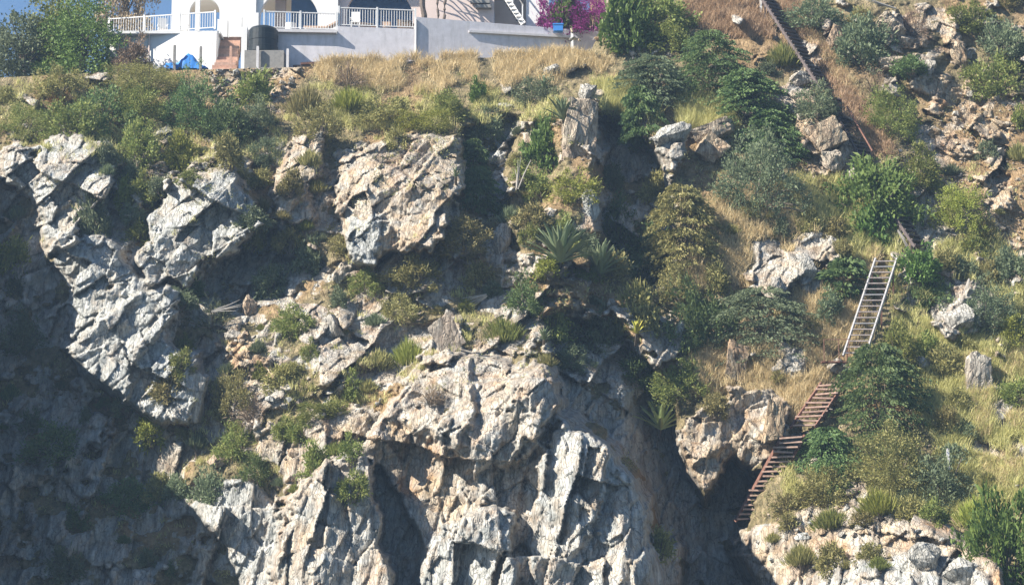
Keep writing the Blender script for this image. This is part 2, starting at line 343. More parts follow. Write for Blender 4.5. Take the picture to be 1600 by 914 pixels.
# --- fields, in metres towards the viewer
H = np.zeros(X0.shape); rock = .12 + .40 * sstep(200, 270, PY) * (1 - sstep(860, 960, PX)) + .16 * sstep(1380, 1460, PX) * (1 - sstep(430, 500, PY)); tan = np.full(X0.shape, .45); red = np.zeros(X0.shape); region = np.zeros(X0.shape, np.int32)
wob = (fbm(X0 * .9, Zc * .9, 11, 4) - .47) * 46; wob2 = (fbm(X0 * .9 + 50, Zc * .9, 15, 4) - .47) * 46
wf = (fbm(X0 * 4, Zc * 4, 21, 3) - .44) * 12
PXw, PYw = PX + wob * .55 + wf, PY + wob2 * .55 + wf
FEAT = [  # polygon in photo pixels, metres forward, edge softness px, rockness, tan, part label
 ([(-200, 300), (40, 300), (62, 385), (112, 450), (112, 525), (100, 550), (210, 660), (300, 800), (370, 930), (380, 1100), (-200, 1100)], -1.3, 90, .62, .25, None),
 ([(5, 235), (30, 222), (70, 225), (100, 214), (165, 214), (188, 250), (182, 300), (150, 325), (125, 340), (120, 385), (75, 395), (60, 335), (40, 300), (6, 282)], 1.6, 12, 1, .2, 'pale knobbly rock outcrop at the top of the cliff on the far left'),
 ([(80, 400), (130, 370), (172, 375), (215, 430), (278, 448), (288, 470), (250, 520), (275, 540), (312, 545), (320, 600), (300, 668), (258, 660), (215, 645), (100, 548), (115, 520), (110, 440)], 1.5, 12, 1, .04, 'pale grey rock rib beside the big shadow on the left'),
 ([(205, 455), (280, 448), (285, 475), (215, 560), (200, 640), (140, 590), (102, 545), (160, 500)], .7, 9, 1, .0, None),
 ([(230, 340), (262, 305), (250, 285), (330, 280), (350, 240), (368, 245), (365, 290), (405, 315), (395, 335), (412, 350), (375, 372), (368, 400), (322, 402), (290, 445), (270, 430), (235, 445), (215, 400), (240, 375)], 1.9, 7, 1, .1, 'grey overhanging rock block left of the shaded hollow'),
 ([(300, 440), (340, 415), (415, 360), (470, 400), (450, 460), (380, 480), (300, 470)], -1.7, 22, .8, .2, None),
 ([(430, 330), (440, 250), (470, 205), (510, 200), (505, 250), (480, 300), (490, 345), (455, 350)], .9, 12, .95, .6, 'small broken tan rock outcrop under the broom bushes'),
 ([(520, 335), (530, 250), (570, 222), (640, 208), (722, 214), (724, 285), (705, 310), (692, 352), (675, 390), (605, 395), (582, 418), (550, 410), (540, 362)], 2.0, 9, 1, .58, 'blocky tan and grey rock outcrop below the dry grass terrace'),
 ([(540, 345), (600, 330), (585, 415), (550, 412)], .35, 6, 1, -.4, None),
 ([(725, 200), (790, 180), (860, 200), (880, 270), (850, 330), (800, 350), (740, 330), (724, 280)], -2.4, 20, .7, .2, None),
 ([(790, 340), (800, 200), (870, 150), (910, 135), (938, 140), (940, 265), (945, 330), (910, 480), (850, 490)], 1.7, 14, .35, .5, None),
 ([(930, 175), (965, 180), (1005, 205), (1040, 260), (1060, 340), (1050, 420), (1000, 460), (955, 420), (930, 340), (925, 260)], -3.8, 22, .55, .2, None),
 ([(1020, 235), (1050, 195), (1075, 195), (1075, 240), (1045, 300)], .5, 12, .9, .3, None),
 ([(455, 480), (520, 470), (560, 500), (570, 560), (540, 620), (500, 600), (470, 540)], .5, 20, .75, .45, None),
 ([(335, 535), (380, 515), (425, 560), (435, 590), (360, 590)], .5, 12, .9, .9, None),
 ([(430, 690), (470, 640), (560, 640), (600, 590), (690, 600), (690, 680), (560, 720), (440, 760)], .5, 20, .8, .6, None),
 ([(650, 570), (700, 488), (726, 494), (724, 545), (700, 570)], 1.0, 7, 1, .45, 'upright grey slab of rock beside the bright green broom'),
 ([(300, 792), (350, 748), (400, 752), (442, 800), (440, 870), (420, 1000), (372, 914), (345, 845)], .9, 10, 1, .05, 'dark grey cracked rock at the edge of the left shadow'),
 ([(436, 800), (470, 752), (540, 706), (575, 690), (600, 640), (650, 570), (700, 545), (760, 555), (830, 565), (872, 588), (882, 650), (950, 692), (985, 738), (1012, 780), (1022, 860), (1058, 838), (1062, 930), (1040, 1100), (400, 1100), (425, 914)], 3.1, 11, 1, .47, 'huge pale cracked rock buttress at the bottom centre'),
 ([(470, 760), (540, 708), (578, 714), (590, 780), (612, 914), (620, 1100), (420, 1100), (440, 830)], 1.3, 9, 1, .38, None),
 ([(578, 720), (625, 770), (660, 840), (650, 930), (640, 1100), (615, 1100), (608, 914), (590, 800)], -1.3, 9, 1, .25, None),
 ([(662, 1100), (650, 900), (690, 820), (770, 790), (800, 800), (808, 914), (800, 1100)], .9, 9, 1, .08, None),
 ([(690, 660), (735, 600), (800, 590), (868, 592), (878, 640), (800, 720), (730, 740)], .8, 10, 1, .42, None),
 ([(845, 720), (880, 660), (945, 692), (980, 738), (1008, 780), (1010, 900), (960, 1000), (850, 1000), (830, 880)], .9, 9, 1, .22, None),
 ([(985, 880), (1058, 835), (1064, 920), (1050, 1100), (975, 1100)], .9, 8, 1, .3, None),
 ([(600, 650), (680, 690), (730, 700), (725, 790), (680, 800), (630, 760)], -.5, 16, 1, .7, None),
 ([(850, 500), (960, 500), (1045, 610), (1062, 700), (1100, 790), (1142, 715), (1175, 745), (1205, 712), (1168, 800), (1150, 860), (1190, 925), (1190, 1100), (1062, 1100), (1065, 860), (1025, 850), (1015, 775), (955, 690), (885, 645)], -4.0, 20, .8, .25, None),
 ([(1070, 650), (1085, 632), (1130, 640), (1140, 600), (1190, 610), (1232, 635), (1230, 690), (1200, 715), (1165, 735), (1140, 720), (1100, 775), (1065, 690)], .9, 10, 1, .7, 'tan jagged rock face beside the lower steps'),
 ([(1135, 690), (1100, 720), (1075, 740), (1060, 690), (1090, 690)], .5, 12, 1, .8, None),
 ([(1155, 870), (1180, 830), (1240, 795), (1310, 785), (1400, 795), (1490, 820), (1560, 880), (1620, 1100), (1160, 1100), (1180, 914)], .9, 14, .95, .62, 'broken tan and grey rock at the bottom right below the shrubs'),
 ([(1240, 914), (1300, 870), (1420, 860), (1500, 870), (1550, 914), (1560, 1100), (1200, 1100)], .6, 10, 1, .2, None),
 ([(1375, 70), (1400, 20), (1450, 10), (1500, 20), (1510, 70), (1440, 110), (1400, 110)], .5, 16, .75, .7, None),
 ([(1235, 150), (1265, 150), (1330, 190), (1345, 260), (1320, 290), (1260, 270), (1245, 200)], .3, 14, .75, .8, None),
 ([(1420, 110), (1500, 90), (1620, 160), (1700, 430), (1560, 430), (1500, 300), (1450, 200)], .0, 30, .45, .85, None),
 ([(1450, 500), (1470, 440), (1530, 440), (1540, 510), (1480, 530)], .6, 12, .9, .35, None),
 ([(1220, 395), (1250, 390), (1300, 440), (1270, 470)], .2, 14, .7, .4, None),
 ([(310, 110), (470, 105), (460, 170), (400, 190), (330, 150)], .0, 20, .5, .8, None),
]
parts = []
for k, (poly, h, soft, rk, tn, lab) in enumerate(FEAT):
    P = np.array(poly); x0, y0 = P.min(0) - 90; x1, y1 = P.max(0) + 90
    jj, ii = np.where((PX > x0) & (PX < x1) & (PY > y0) & (PY < y1))
    if len(jj) == 0: continue
    sd = poly_sd(PXw[jj, ii], PYw[jj, ii], poly)
    m = sstep(-soft * .5, soft * .5 if soft < 20 else soft * .7, sd)
    # rounded shoulder well inside so the mass bulges
    bul = sstep(0, 60, sd) * .07 * abs(h) * (1 if h > 0 else 0)
    H[jj, ii] += h * m + bul
    rock[jj, ii] = rock[jj, ii] * (1 - m) + rk * m
    tan[jj, ii] = tan[jj, ii] * (1 - m) + tn * m
    if lab:
        parts.append(lab); s = sd > -2; region[jj[s], ii[s]] = len(parts)
# faces that turn towards the left: (polygon, px from, px to, metres at the right end)
RAMP = [
 ([(600, 640), (650, 570), (700, 545), (760, 555), (830, 565), (872, 588), (882, 650), (950, 692), (985, 738), (1012, 780), (1022, 860), (1040, 930), (1040, 1100), (640, 1100), (640, 800)], 640, 1010, 3.0),
 ([(436, 800), (470, 752), (540, 706), (578, 712), (592, 790), (612, 914), (620, 1100), (400, 1100), (425, 914)], 430, 600, 1.3),
 ([(520, 335), (530, 250), (570, 222), (640, 208), (722, 214), (724, 285), (692, 352), (675, 390), (582, 418), (550, 410)], 520, 722, 1.3),
 ([(5, 235), (30, 222), (100, 214), (165, 214), (188, 250), (182, 300), (125, 340), (120, 385), (75, 395), (40, 300)], 10, 188, 1.0),
 ([(222, 325), (260, 290), (350, 240), (405, 315), (412, 350), (330, 420), (240, 440)], 215, 412, .9),
 ([(80, 400), (172, 375), (278, 448), (275, 540), (312, 545), (300, 668), (215, 645), (100, 548)], 90, 310, .8),
 ([(655, 600), (700, 548), (735, 560), (742, 640), (700, 720), (650, 700)], 650, 742, .9),
 ([(742, 640), (790, 575), (872, 590), (880, 640), (842, 700), (760, 745)], 742, 880, 1.0),
 ([(845, 700), (882, 655), (950, 695), (940, 800), (870, 905), (838, 840)], 838, 950, .9),
 ([(690, 830), (770, 790), (800, 800), (808, 930), (690, 960)], 690, 808, .8),
 ([(1155, 870), (1240, 795), (1400, 795), (1560, 880), (1620, 1100), (1160, 1100)], 1160, 1560, 1.2),
]
for poly, a0, a1, hh in RAMP:
    sd = poly_sd(PXw, PYw, poly); H += sstep(-6, 8, sd) * np.clip((PX - a0) / (a1 - a0), 0, 1.05) * hh
# rocks that come through the scrub everywhere on the slope
blob = fbm(X0 * .42, Zc * .5, 61, 4); rock = np.maximum(rock, np.where(PY > 190, sstep(.53, .60, blob) * .75, sstep(.60, .66, blob) * .6))
red = sstep(.50, .62, fbm(X0 * .35 + 9, Zc * .35, 71, 4)) * .8
for poly in ([(1240, 60), (1290, 100), (1400, 250), (1340, 250), (1240, 120)], [(1220, 180), (1330, 190), (1330, 290), (1250, 270)], [(1440, 150), (1620, 160), (1640, 430), (1500, 400)], [(1290, 480), (1400, 380), (1330, 570), (1280, 590)], [(300, 105), (470, 105), (450, 170), (360, 180)]):
    red = np.maximum(red, sstep(-15, 20, poly_sd(PXw, PYw, poly)) * .9)
# --- fractured rock relief
bz = Zc * 1.15
def rot(th, su, sv, wx=0):
    c, s = math.cos(th), math.sin(th)   # th = direction of the long side
    return ((-s * X0 + c * bz) / su + wx, (c * X0 + s * bz) / sv + wx)
wa = (fbm(X0 * .55, bz * .55, 31, 4) - .47)
wb = (fbm(X0 * .55 + 31, bz * .55, 35, 4) - .47)
def relief(th, seed, el=1.0):
    u, v = rot(th, 2.0 / el ** .4, 4.2 * el); a, _ = facets(u + wa * .35, v + wb * .35, seed, 2.3, .8, 1)
    u, v = rot(th + .18 / el, 1.15 / el ** .3, 2.9 * el); b, e = facets(u + wb * .35, v + wa * .3, seed + 10, .75, .55, 0)
    u, v = rot(th - .10, .50 / el ** .3, 1.4 * el); c, e2 = facets(u + wa * .5, v + wb * .4, seed + 20, .42, .22, 0)
    u, v = rot(th + .3 / el, .21, .50 * el); d, e3 = facets(u + wb * .8, v + wa * .8, seed + 30, .13, .075, 0)
    cr = -.12 * np.exp(-(e / .03) ** 2)
    return .55 * a + .85 * b + .62 * c + .55 * d + cr
low = sstep(600, 720, PY + wob)
rel = relief(R(56), 100, .74) * (1 - low) + relief(R(78), 300, 1.0) * low
rel = rel - np.median(rel) + .22
gul = sstep(870, 960, PX) * (1 - sstep(1060, 1160, PX))
rk = sstep(.38, .72, rock + (fbm(X0 * 1.1, bz * 1.1, 81, 5) - .47) * 1.5)
H += rel * rk * .95
# soil: lumps, little ledges, loose clods
soil = 1 - rk
H += soil * ((fbm(X0 * .7, bz * .7, 91, 5) - .47) * 1.0 + (fbm(X0 * 4, bz * 5, 95, 4) - .47) * .22)
H += (fbm(X0 * 7, bz * 7, 98, 3) - .44) * (.05 - .02 * rk)
H *= (1 - plateau)
H *= sstep(-.0, 1.0, ZT - Z0 + .35) * .9 + .1
# displace towards the viewer's side of the bay
DX, DY, DZ = 0 - X0, CY - Y0, CZ - Zc; DL = np.sqrt(DX ** 2 + DY ** 2 + DZ ** 2)
X = X0 + H * DX / DL; Y = Y0 + H * DY / DL + over * 5.0; Z = Zc + H * DZ / DL + over * .03
nr, nc = X.shape
V = np.stack([X, Y, Z], -1).reshape(-1, 3)
idx = np.arange(nr * nc).reshape(nr, nc)
F = np.stack([idx[:-1, :-1], idx[:-1, 1:], idx[1:, 1:], idx[1:, :-1]], -1).reshape(-1, 4)
freg = region[:-1, :-1].reshape(-1)
KC = np.stack([np.clip(rk, 0, 1), np.clip(tan, 0, 1), np.clip(red, 0, 1), np.ones_like(tan)], -1).reshape(-1, 4).astype(np.float32)
def terrain_obj(name, sel, parent=None):
    f = F[sel]; u, inv = np.unique(f, return_inverse=True)
    me = np_mesh(name, V[u], inv.reshape(f.shape), M['terrain'])
    ca = me.color_attributes.new('kinds', 'FLOAT_COLOR', 'POINT'); ca.data.foreach_set('color', KC[u].ravel())
    return link(bpy.data.objects.new(name, me), parent)
hill = terrain_obj('hillside', freg == 0); hill['kind'] = 'structure'
hill['label'] = 'steep rocky hillside with soil, scree and shaded gullies'
for q, lab in enumerate(parts):
    s = freg == q + 1
    if s.any(): terrain_obj('rock_outcrop', s, hill)['label'] = lab
# --- where the surface is, for standing things on it
CELL = 3
gw, gh = 1900 // CELL, 1250 // CELL
ppx, ppy, pd = project(V[:, 0], V[:, 1], V[:, 2])
gi = np.floor((ppx + 150) / CELL).astype(int); gj = np.floor((ppy + 150) / CELL).astype(int)
ok = (gi >= 0) & (gi < gw) & (gj >= 0) & (gj < gh)
DM = np.full((gh, gw), 1e9); np.minimum.at(DM, (gj[ok], gi[ok]), pd[ok])
RK = np.zeros((gh, gw)); RK[gj[ok], gi[ok]] = rk.reshape(-1)[ok]
for _ in range(8):
    hole = DM > 1e8
    if not hole.any(): break
    nb = np.stack([np.roll(DM, s, a) for s, a in ((1, 0), (-1, 0), (1, 1), (-1, 1))]).min(0); DM = np.where(hole, nb, DM)
DM[DM > 1e8] = 118
def at(px, py):
    px, py = np.asarray(px, float), np.asarray(py, float)
    i = np.clip(((px + 150) / CELL).astype(int), 0, gw - 1); j = np.clip(((py + 150) / CELL).astype(int), 0, gh - 1)
    d = DM[j, i]; a, b = (px - 800) / FPX, (457 - py) / FPX
    return np.stack([d * a, CY + d * (cp - b * sp), CZ + d * (sp + b * cp)], -1)
def rockat(px, py):
    i = np.clip(((np.asarray(px) + 150) / CELL).astype(int), 0, gw - 1); j = np.clip(((np.asarray(py) + 150) / CELL).astype(int), 0, gh - 1); return RK[j, i]
def ppm(p): return FPX / ((p[1] - CY) * cp + (p[2] - CZ) * sp)      # photo pixels per metre there

# --- the spur of the coast left of the view, whose shadow falls on the cliff
edge = [(-60, 262), (5, 282), (38, 300), (50, 345), (64, 385), (95, 425), (113, 455), (116, 520), (103, 546), (150, 588), (200, 640), (216, 690), (262, 758), (300, 790), (345, 842), (372, 914), (385, 1000), (390, 1090)]
ridge = []
for (a, b) in edge:
    p = Vector(at(a, b)); k = .2199
    t = (p.x + k * (p.y - CY) + 1.0) / (SUN.x + k * SUN.y)
    t = max(t, .2); ridge.append(p - SUN * t)
rng = random.Random(5)
RV, RF = [], []
secs = []
for q in range(len(ridge) - 1):
    n = max(2, int((ridge[q + 1] - ridge[q]).length / .5))
    for e in range(n): secs.append(ridge[q].lerp(ridge[q + 1], e / n))
secs.append(ridge[-1]); secs.append(ridge[-1] + Vector((-3, -5, -9)))
for q, c in enumerate(secs):
    row = []
    for w in np.linspace(0, 1, 22):
        dz = (c.z + 2) * w
        j = (float(vnoise(np.array(q * .35), np.array(w * 9), 3)) - .5)
        row.append((c.x - .05 + .35 * math.sin(w * 3) * 0 - .8 * w - abs(j) * 1.6 * min(1, w * 6), c.y + j * .8 * min(1, w * 6), c.z - dz))
    left = []
    for w in np.linspace(0, 1, 16)[1:]:
        j = (float(vnoise(np.array(q * .35), np.array(w * 9), 8)) - .5)
        left.append((c.x - 16 * w + j * 2, c.y - 3 * w + j, c.z - (c.z + 2) * min(1, w * 1.0) ** .72))
    RV.append(left[::-1] + row)
nn = len(RV[0]); flat = [p for r in RV for p in r]
ii = np.arange(len(flat)).reshape(len(RV), nn)
FF = np.stack([ii[:-1, :-1], ii[1:, :-1], ii[1:, 1:], ii[:-1, 1:]], -1).reshape(-1, 4)
hd = link(bpy.data.objects.new('headland', np_mesh('headland', np.array(flat), FF, M['rock_grey']))); hd['kind'] = 'structure'
hd['label'] = 'rocky spur of the coast left of the cliff'
# sea below
sm, sn = new_mat('sea_water'); wv = noise(sn, coords(sn), .8, 5, .6); finish(sn, (.012, .045, .06), .08, wv, .5, .3, .5); M['sea'] = sm
sea = link(bpy.data.objects.new('sea', np_mesh('sea', [(-300, -400, 0), (300, -400, 0), (300, 12, 0), (-300, 12, 0)], [(0, 1, 2, 3)], sm))); sea['kind'] = 'structure'

# sea air
hm, hn = new_mat('sea_haze'); pv = N(hn, 'ShaderNodeVolumePrincipled'); pv.inputs['Color'].default_value = (.50, .72, 1.0, 1); pv.inputs['Density'].default_value = .0006; pv.inputs['Anisotropy'].default_value = .2
ho = N(hn, 'ShaderNodeOutputMaterial'); hn.links.new(pv.outputs[0], ho.inputs['Volume'])
hz = MB().box((0, -90, 36), (640, 660, 77)).build('haze', hm); hz['kind'] = 'stuff'; hz['label'] = 'thin bluish sea haze'; hz['category'] = 'haze'
# ------------------------------------------------------------------ house, terrace and walls on the plateau
def wbox(mb, p, q, z0, z1, th, off=0.0):
    """upright slab from p to q (plan), its front face on the line, thickness th going back"""
    p, q = Vector((p[0], p[1])), Vector((q[0], q[1])); d = (q - p); L = d.length; d /= L; nb = Vector((-d.y, d.x))
    if nb.y < 0: nb = -nb
    c = (p + q) / 2 + nb * (th / 2 + off)
    return mb.box((c.x, c.y, (z0 + z1) / 2), (L, th, z1 - z0), math.atan2(d.y, d.x))
def wp(px, Y): return W(px, 60, Y)[:2]
def zz(py, Y): return float(W(400, py, Y)[2])
zdeck = zz(46, 21.4)
FL, FR = wp(166, 22.7), wp(338, 21.3)
# white terrace on the left
terr = empty('terrace', (FL[0], FL[1], zdeck - 2.4))
def at_world(o): o.matrix_parent_inverse = Matrix.Translation(-o.parent.location); return o
def part(mb, name, mat, parent, smooth=False): return at_world(mb.build(name, mat, parent, smooth))
bpy.context.view_layer.update()
gz = zz(116, 21.3)
part(wbox(MB(), FL, FR, gz - 1.5, zdeck - .12, .3), 'wall', M['white'], terr)
part(MB().box(((FL[0] + FR[0]) / 2, 25.2, zdeck - .06), (FR[0] - FL[0] + .3, 6.9, .14)), 'deck_slab', M['white'], terr)
part(wbox(MB(), (FR[0], 21.32), (FR[0] + .02, 26), gz - 1.5, zdeck - .12, .25), 'side_wall', M['white'], terr)
part(MB().tube([W(233, 50, 22.05), W(233, 110, 22.05)], .04), 'drain_pipe', M['pink'], terr)
tag(terr, 'bright white terrace block with a railing on top, left of the stone steps', 'terrace')
def railing(pts, z0, h, label, spacing=.135, posts=None, mat='white'):
    r = empty('railing', (pts[0][0], pts[0][1], z0)); tag(r, label, 'railing', 'white railings round the house terraces')
    bal = MB()
    for k in range(len(pts) - 1):
        p, q = Vector((*pts[k], z0)), Vector((*pts[k + 1], z0)); d = q - p; L = d.length; u = d / L
        up = Vector((0, 0, 1))
        part(MB().bar(p + up * h, q + up * h, .06, .05), 'top_rail', M[mat], r)
        part(MB().bar(p + up * .1, q + up * .1, .04, .04), 'bottom_rail', M[mat], r)
        n = max(1, round(L / 1.9))
        for e in range(n + 1):
            if e == n and k < len(pts) - 2: continue
            c = p + u * (L * e / n); part(MB().box(c + up * (h / 2 + .04), (.09, .09, h + .1), math.atan2(d.y, d.x)), 'post', M[mat], r)
        m = int(L / spacing)
        for e in range(1, m):
            c = p + u * (L * e / m); bal.box(c + up * (h / 2 + .05), (.028, .028, h - .1))
    o = part(bal, 'balusters', M[mat], r); o['kind'] = 'stuff'
railing([FL + np.array([.1, .1]), FR + np.array([-.1, .15])], zdeck + .01, .92, 'white baluster railing on the white terrace at the left')
# grey retaining wall right of the water tank
G1, G2, G3, G4 = wp(432, 21.5), wp(527, 21.7), wp(650, 22.2), wp(935, 24.4)
zb = zz(112, 21.6) - 1
ret = empty('retaining_wall', (G1[0], G1[1], zb)); bpy.context.view_layer.update()
ztop1, ztop2 = zz(49, 21.5), zz(44, 22)
part(wbox(MB(), G1, G2, zb, ztop1 - .1, .3), 'wall', M['stucco'], ret)
part(wbox(MB(), G1 + np.array([-.15, -.26]), G2 + np.array([-.02, -.26]), ztop1 - .1, ztop1 + .06, 4.6), 'overhanging_slab', M['ledge'], ret)
part(wbox(MB(), G2, G3, zb, ztop2, .3), 'wall', M['stucco'], ret)
# raised right-hand wall with sloping top
def slope_wall(p, q, z0, zp, zq, th):
    mb = MB(); p, q = Vector((*p, 0)), Vector((*q, 0)); nb = Vector((0, th, 0))
    for o in (Vector(), nb):
        for a, z in ((p, z0), (q, z0), (q, zq), (p, zp)): mb.v.append(tuple(a + o + Vector((0, 0, z))))
    mb.f = [(0, 1, 2, 3), (7, 6, 5, 4), (0, 4, 5, 1), (1, 5, 6, 2), (2, 6, 7, 3), (3, 7, 4, 0)]; return mb
Yq = 24.1; zR = zz(27, 22.2); zR2 = zz(46, Yq)
part(slope_wall(G3 + np.array([.02, 0]), wp(942, Yq + .3), zb, zR, zz(50, Yq + .3), .35), 'raised_wall', M['stucco'], ret)
Lp, Lq = wp(733, 22.72), wp(903, 23.85)
part(wbox(MB(), Lp, Lq, zz(51.5, 22.8), zz(48, 22.8), .45), 'ledge', M['ledge'], ret)
part(MB().tube([(G3[0], G3[1] - .06, zz(30, 22.1)), (G3[0], G3[1] - .06, zb + .6)], .055), 'drain_pipe', M['ledge'], ret)
tag(ret, 'long grey lilac retaining wall above the dry grass', 'retaining wall')
railing([wp(412, 21.3), G2 + np.array([-.05, .05])], ztop1 + .07, .92, 'railing above the overhanging slab right of the water tank')
railing([G2 + np.array([.06, .1]), G3 + np.array([-.05, .1])], ztop2 + .02, 1.0, 'raised railing between the slab and the palm trunk')
# stone steps between terrace and tank
st = empty('stone_steps', (*wp(350, 20.9), gz)); bpy.context.view_layer.update()
nst = 13; sa, sb = wp(350, 20.55), wp(360, 23.2); za, zbb = zz(115, 20.9), zdeck
for k in range(nst):
    t = k / (nst - 1); c = sa * (1 - t) + sb * t; z = za + (zbb - za) * t
    part(MB().box((c[0], c[1], z - .35), (1.0 + .25 * random.Random(k).random(), .30, .70), random.Random(k).uniform(-.08, .08)), 'step', M['steps' if k % 3 else 'tread'], st)
tag(st, 'pinkish stone steps climbing beside the white terrace', 'steps')
pier = wbox(MB(), wp(377, 21.0), wp(386, 21.0), gz - 1, zdeck, 1.6).build('stair_wall', M['white']); tag(pier, 'narrow white side wall right of the stone steps', 'wall')
# water tank on its plinth
tc = W(411, 85, 20.9); tr = .80
tank = empty('water_tank', tc); bpy.context.view_layer.update()
prof = [(0, 1.0), (.05, 1.0), (.07, 1.03), (.35, 1.03), (.37, 1.0), (.65, 1.0), (.67, 1.03), (.95, 1.03), (.97, 1.0), (1.22, 1.0), (1.34, .86), (1.42, .6), (1.45, .34)]
mb = MB(); mb.tube([(tc[0], tc[1], tc[2] + a) for a, _ in prof], [tr * .93 * b for _, b in prof], 28); part(mb, 'tank_body', M['tank'], tank, False)
mb = MB(); mb.tube([(tc[0], tc[1], tc[2] + 1.45), (tc[0], tc[1], tc[2] + 1.55)], .26, 18); lid = mb.build('lid', M['tank'], tank.children[0]); lid.matrix_parent_inverse = Matrix.Translation(-tank.location)
tag(tank, 'blackish plastic water tank on a concrete plinth', 'water tank')
pl = MB().box((tc[0] + .15, tc[1] + .1, tc[2] - .5), (2.0, 1.9, .96)).build('plinth', M['concrete']); tag(pl, 'concrete plinth under the dark water tank', 'plinth')
# fence posts in front of the house
for a, b0, b1, mat, lab in ((182, 70, 108, 'concrete', 'concrete fence post standing right of the big leafy tree'), (222, 78, 104, 'concrete', 'short post in front of the white terrace drain pipe'), (272, 72, 114, 'concrete', 'grey fence post just left of the blue tarpaulin'),
                          (313, 74, 114, 'concrete', 'grey fence post at the right end of the blue tarpaulin'), (360, 74, 118, 'steps', 'brownish fence post in front of the stone steps'), (402, 74, 110, 'ledge', 'pale fence post in front of the water tank'),
                          (449, 78, 112, 'ledge', 'pale fence post right of the water tank plinth'), (894, 52, 86, 'white', 'white post at the right end of the retaining wall'), (952, 38, 66, 'concrete', 'grey post among the green bushes right of the bougainvillea'),
                          (1482, 702, 726, 'ledge', 'white stake in the grass below the big layered shrub'), (1189, -12, 12, 'white', 'white post at the head of the dark upper stairs')):
    Yp = float(at(a, max(b1, 4))[1]) - (1.2 if a == 1482 else .1) if b1 > 200 or a > 940 else (19.9 if a < 460 else 23.2)
    p, q = W(a, b1 + 8, Yp), W(a, b0, Yp)
    h = q[2] - p[2]; mb = MB(); w = .13 if a < 900 else .1
    mb.box((p[0], p[1], p[2] + h / 2), (w, w, h)); mb.box((p[0], p[1], p[2] + h + .02), (w * .8, w * .8, .04))
    tag(mb.build('post', M[mat]), lab, 'post')
# blue tarpaulin: a crumpled sheet over a stack
def crumple(cx, cy, cz, sx, sy, sz, seed, mat, name):
    n = 14; V_, F_ = [], []
    r = np.random.default_rng(seed)
    for j in range(n):
        for i in range(n * 2):
            u, v = i / (2 * n - 1) * 2 - 1, j / (n - 1) * 2 - 1
            e = max(abs(u) ** 4, abs(v) ** 4); z = sz * (1 - e * .95) * (.75 + .35 * math.sin(u * 5 + seed)) + r.normal(0, .03)
            V_.append((cx + u * sx / 2 + r.normal(0, .02), cy + v * sy / 2 + r.normal(0, .02), cz + z))
    for j in range(n - 1):
        for i in range(2 * n - 1):
            a = j * 2 * n + i; F_.append((a, a + 1, a + 1 + 2 * n, a + 2 * n))
    return link(bpy.data.objects.new(name, np_mesh(name, V_, F_, M[mat])))
tp = W(290, 109, 20.1); tag(crumple(tp[0], tp[1] + .3, tp[2], 2.3, .9, .78, 1, 'blue', 'tarpaulin'), 'crumpled blue tarpaulin on the ground below the white terrace', 'tarpaulin')
tp = W(262, 104, 20.6); tag(crumple(tp[0], tp[1] + .6, tp[2], 1.0, .8, .5, 2, 'ledge', 'sack'), 'pale sack left of the blue tarpaulin', 'sack')
bb = W(872, 50, 23.4); box = empty('storage_box', bb); bpy.context.view_layer.update()
part(MB().box((bb[0], bb[1], bb[2] + .16), (.5, .45, .32)), 'body', M['blue'], box); part(MB().box((bb[0], bb[1], bb[2] + .36), (.56, .5, .07)), 'lid', M['blue'], box)
tag(box, 'small blue plastic box on the wall beside the bougainvillea', 'box')
# lumber lying at the foot of the wall
for k, (a, b, c, d) in enumerate(((470, 100, 556, 95), (458, 104, 545, 100), (500, 99, 582, 98))):
    p, q = Vector(W(a, b, 20.6)), Vector(W(c, d, 21.1))
    tag(MB().bar(p, q, .12, .1).build('plank', M['rust' if k != 1 else 'darkwood']), 'dark plank lying at the foot of the grey retaining wall', 'plank', 'planks at the foot of the wall')
# arcade of the house
house = empty('house', (*wp(450, 25), zdeck)); bpy.context.view_layer.update()
YA = 24.6
def arch_wall(px0, px1, arches, Ya, ztop, mat, name, th=.35):
    mb = MB(); x0, x1 = W(px0, 20, Ya)[0], W(px1, 20, Ya)[0]
    segs = []
    cur = x0
    for (a, b, spr) in arches:
        xa, xb, zs_ = W(a, 20, Ya)[0], W(b, 20, Ya)[0], zz(spr, Ya); r = (xb - xa) / 2; c = (xa + xb) / 2
        segs.append((cur, xa, lambda x: zdeck - .05))
        n = 20
        for k in range(n):
            t0, t1 = math.pi * (1 - k / n), math.pi * (1 - (k + 1) / n)
            segs.append(('arc', c + r * math.cos(t0), c + r * math.cos(t1), zs_ + r * math.sin(t0), zs_ + r * math.sin(t1)))
        cur = xb
    segs.append((cur, x1, None))
    for s in segs:
        if s[0] == 'arc': _, a, b, za_, zb_ = s
        else: a, b = s[0], s[1]; za_ = zb_ = zdeck - .05
        if b - a < 1e-4: continue
        n = len(mb.v)
        for y in (Ya, Ya + th):
            mb.v += [(a, y, za_), (b, y, zb_), (b, y, ztop), (a, y, ztop)]
        mb.f += [tuple(n + q for q in t) for t in ((0, 1, 2, 3), (7, 6, 5, 4), (0, 4, 5, 1), (2, 6, 7, 3), (0, 3, 7, 4), (1, 5, 6, 2))]
    return part(mb, name, M[mat], house)
ztp = zdeck + 3.6
arch_wall(268, 400, [(296, 343, 20)], YA, ztp, 'white', 'arcade')
arch_wall(400.3, 528, [(406, 497, 29)], YA + .15, ztp, 'white', 'arcade')
arch_wall(528.3, 664, [(540, 645, 28)], YA + .4, ztp, 'pink', 'arcade')
def slab(px0, px1, Y0_, Y1_, z0, z1, mat, name):
    a, b = W(px0, 20, Y0_)[0], W(px1, 20, Y0_)[0]
    return part(MB().box(((a + b) / 2, (Y0_ + Y1_) / 2, (z0 + z1) / 2), (b - a, Y1_ - Y0_, z1 - z0)), name, M[mat], house)
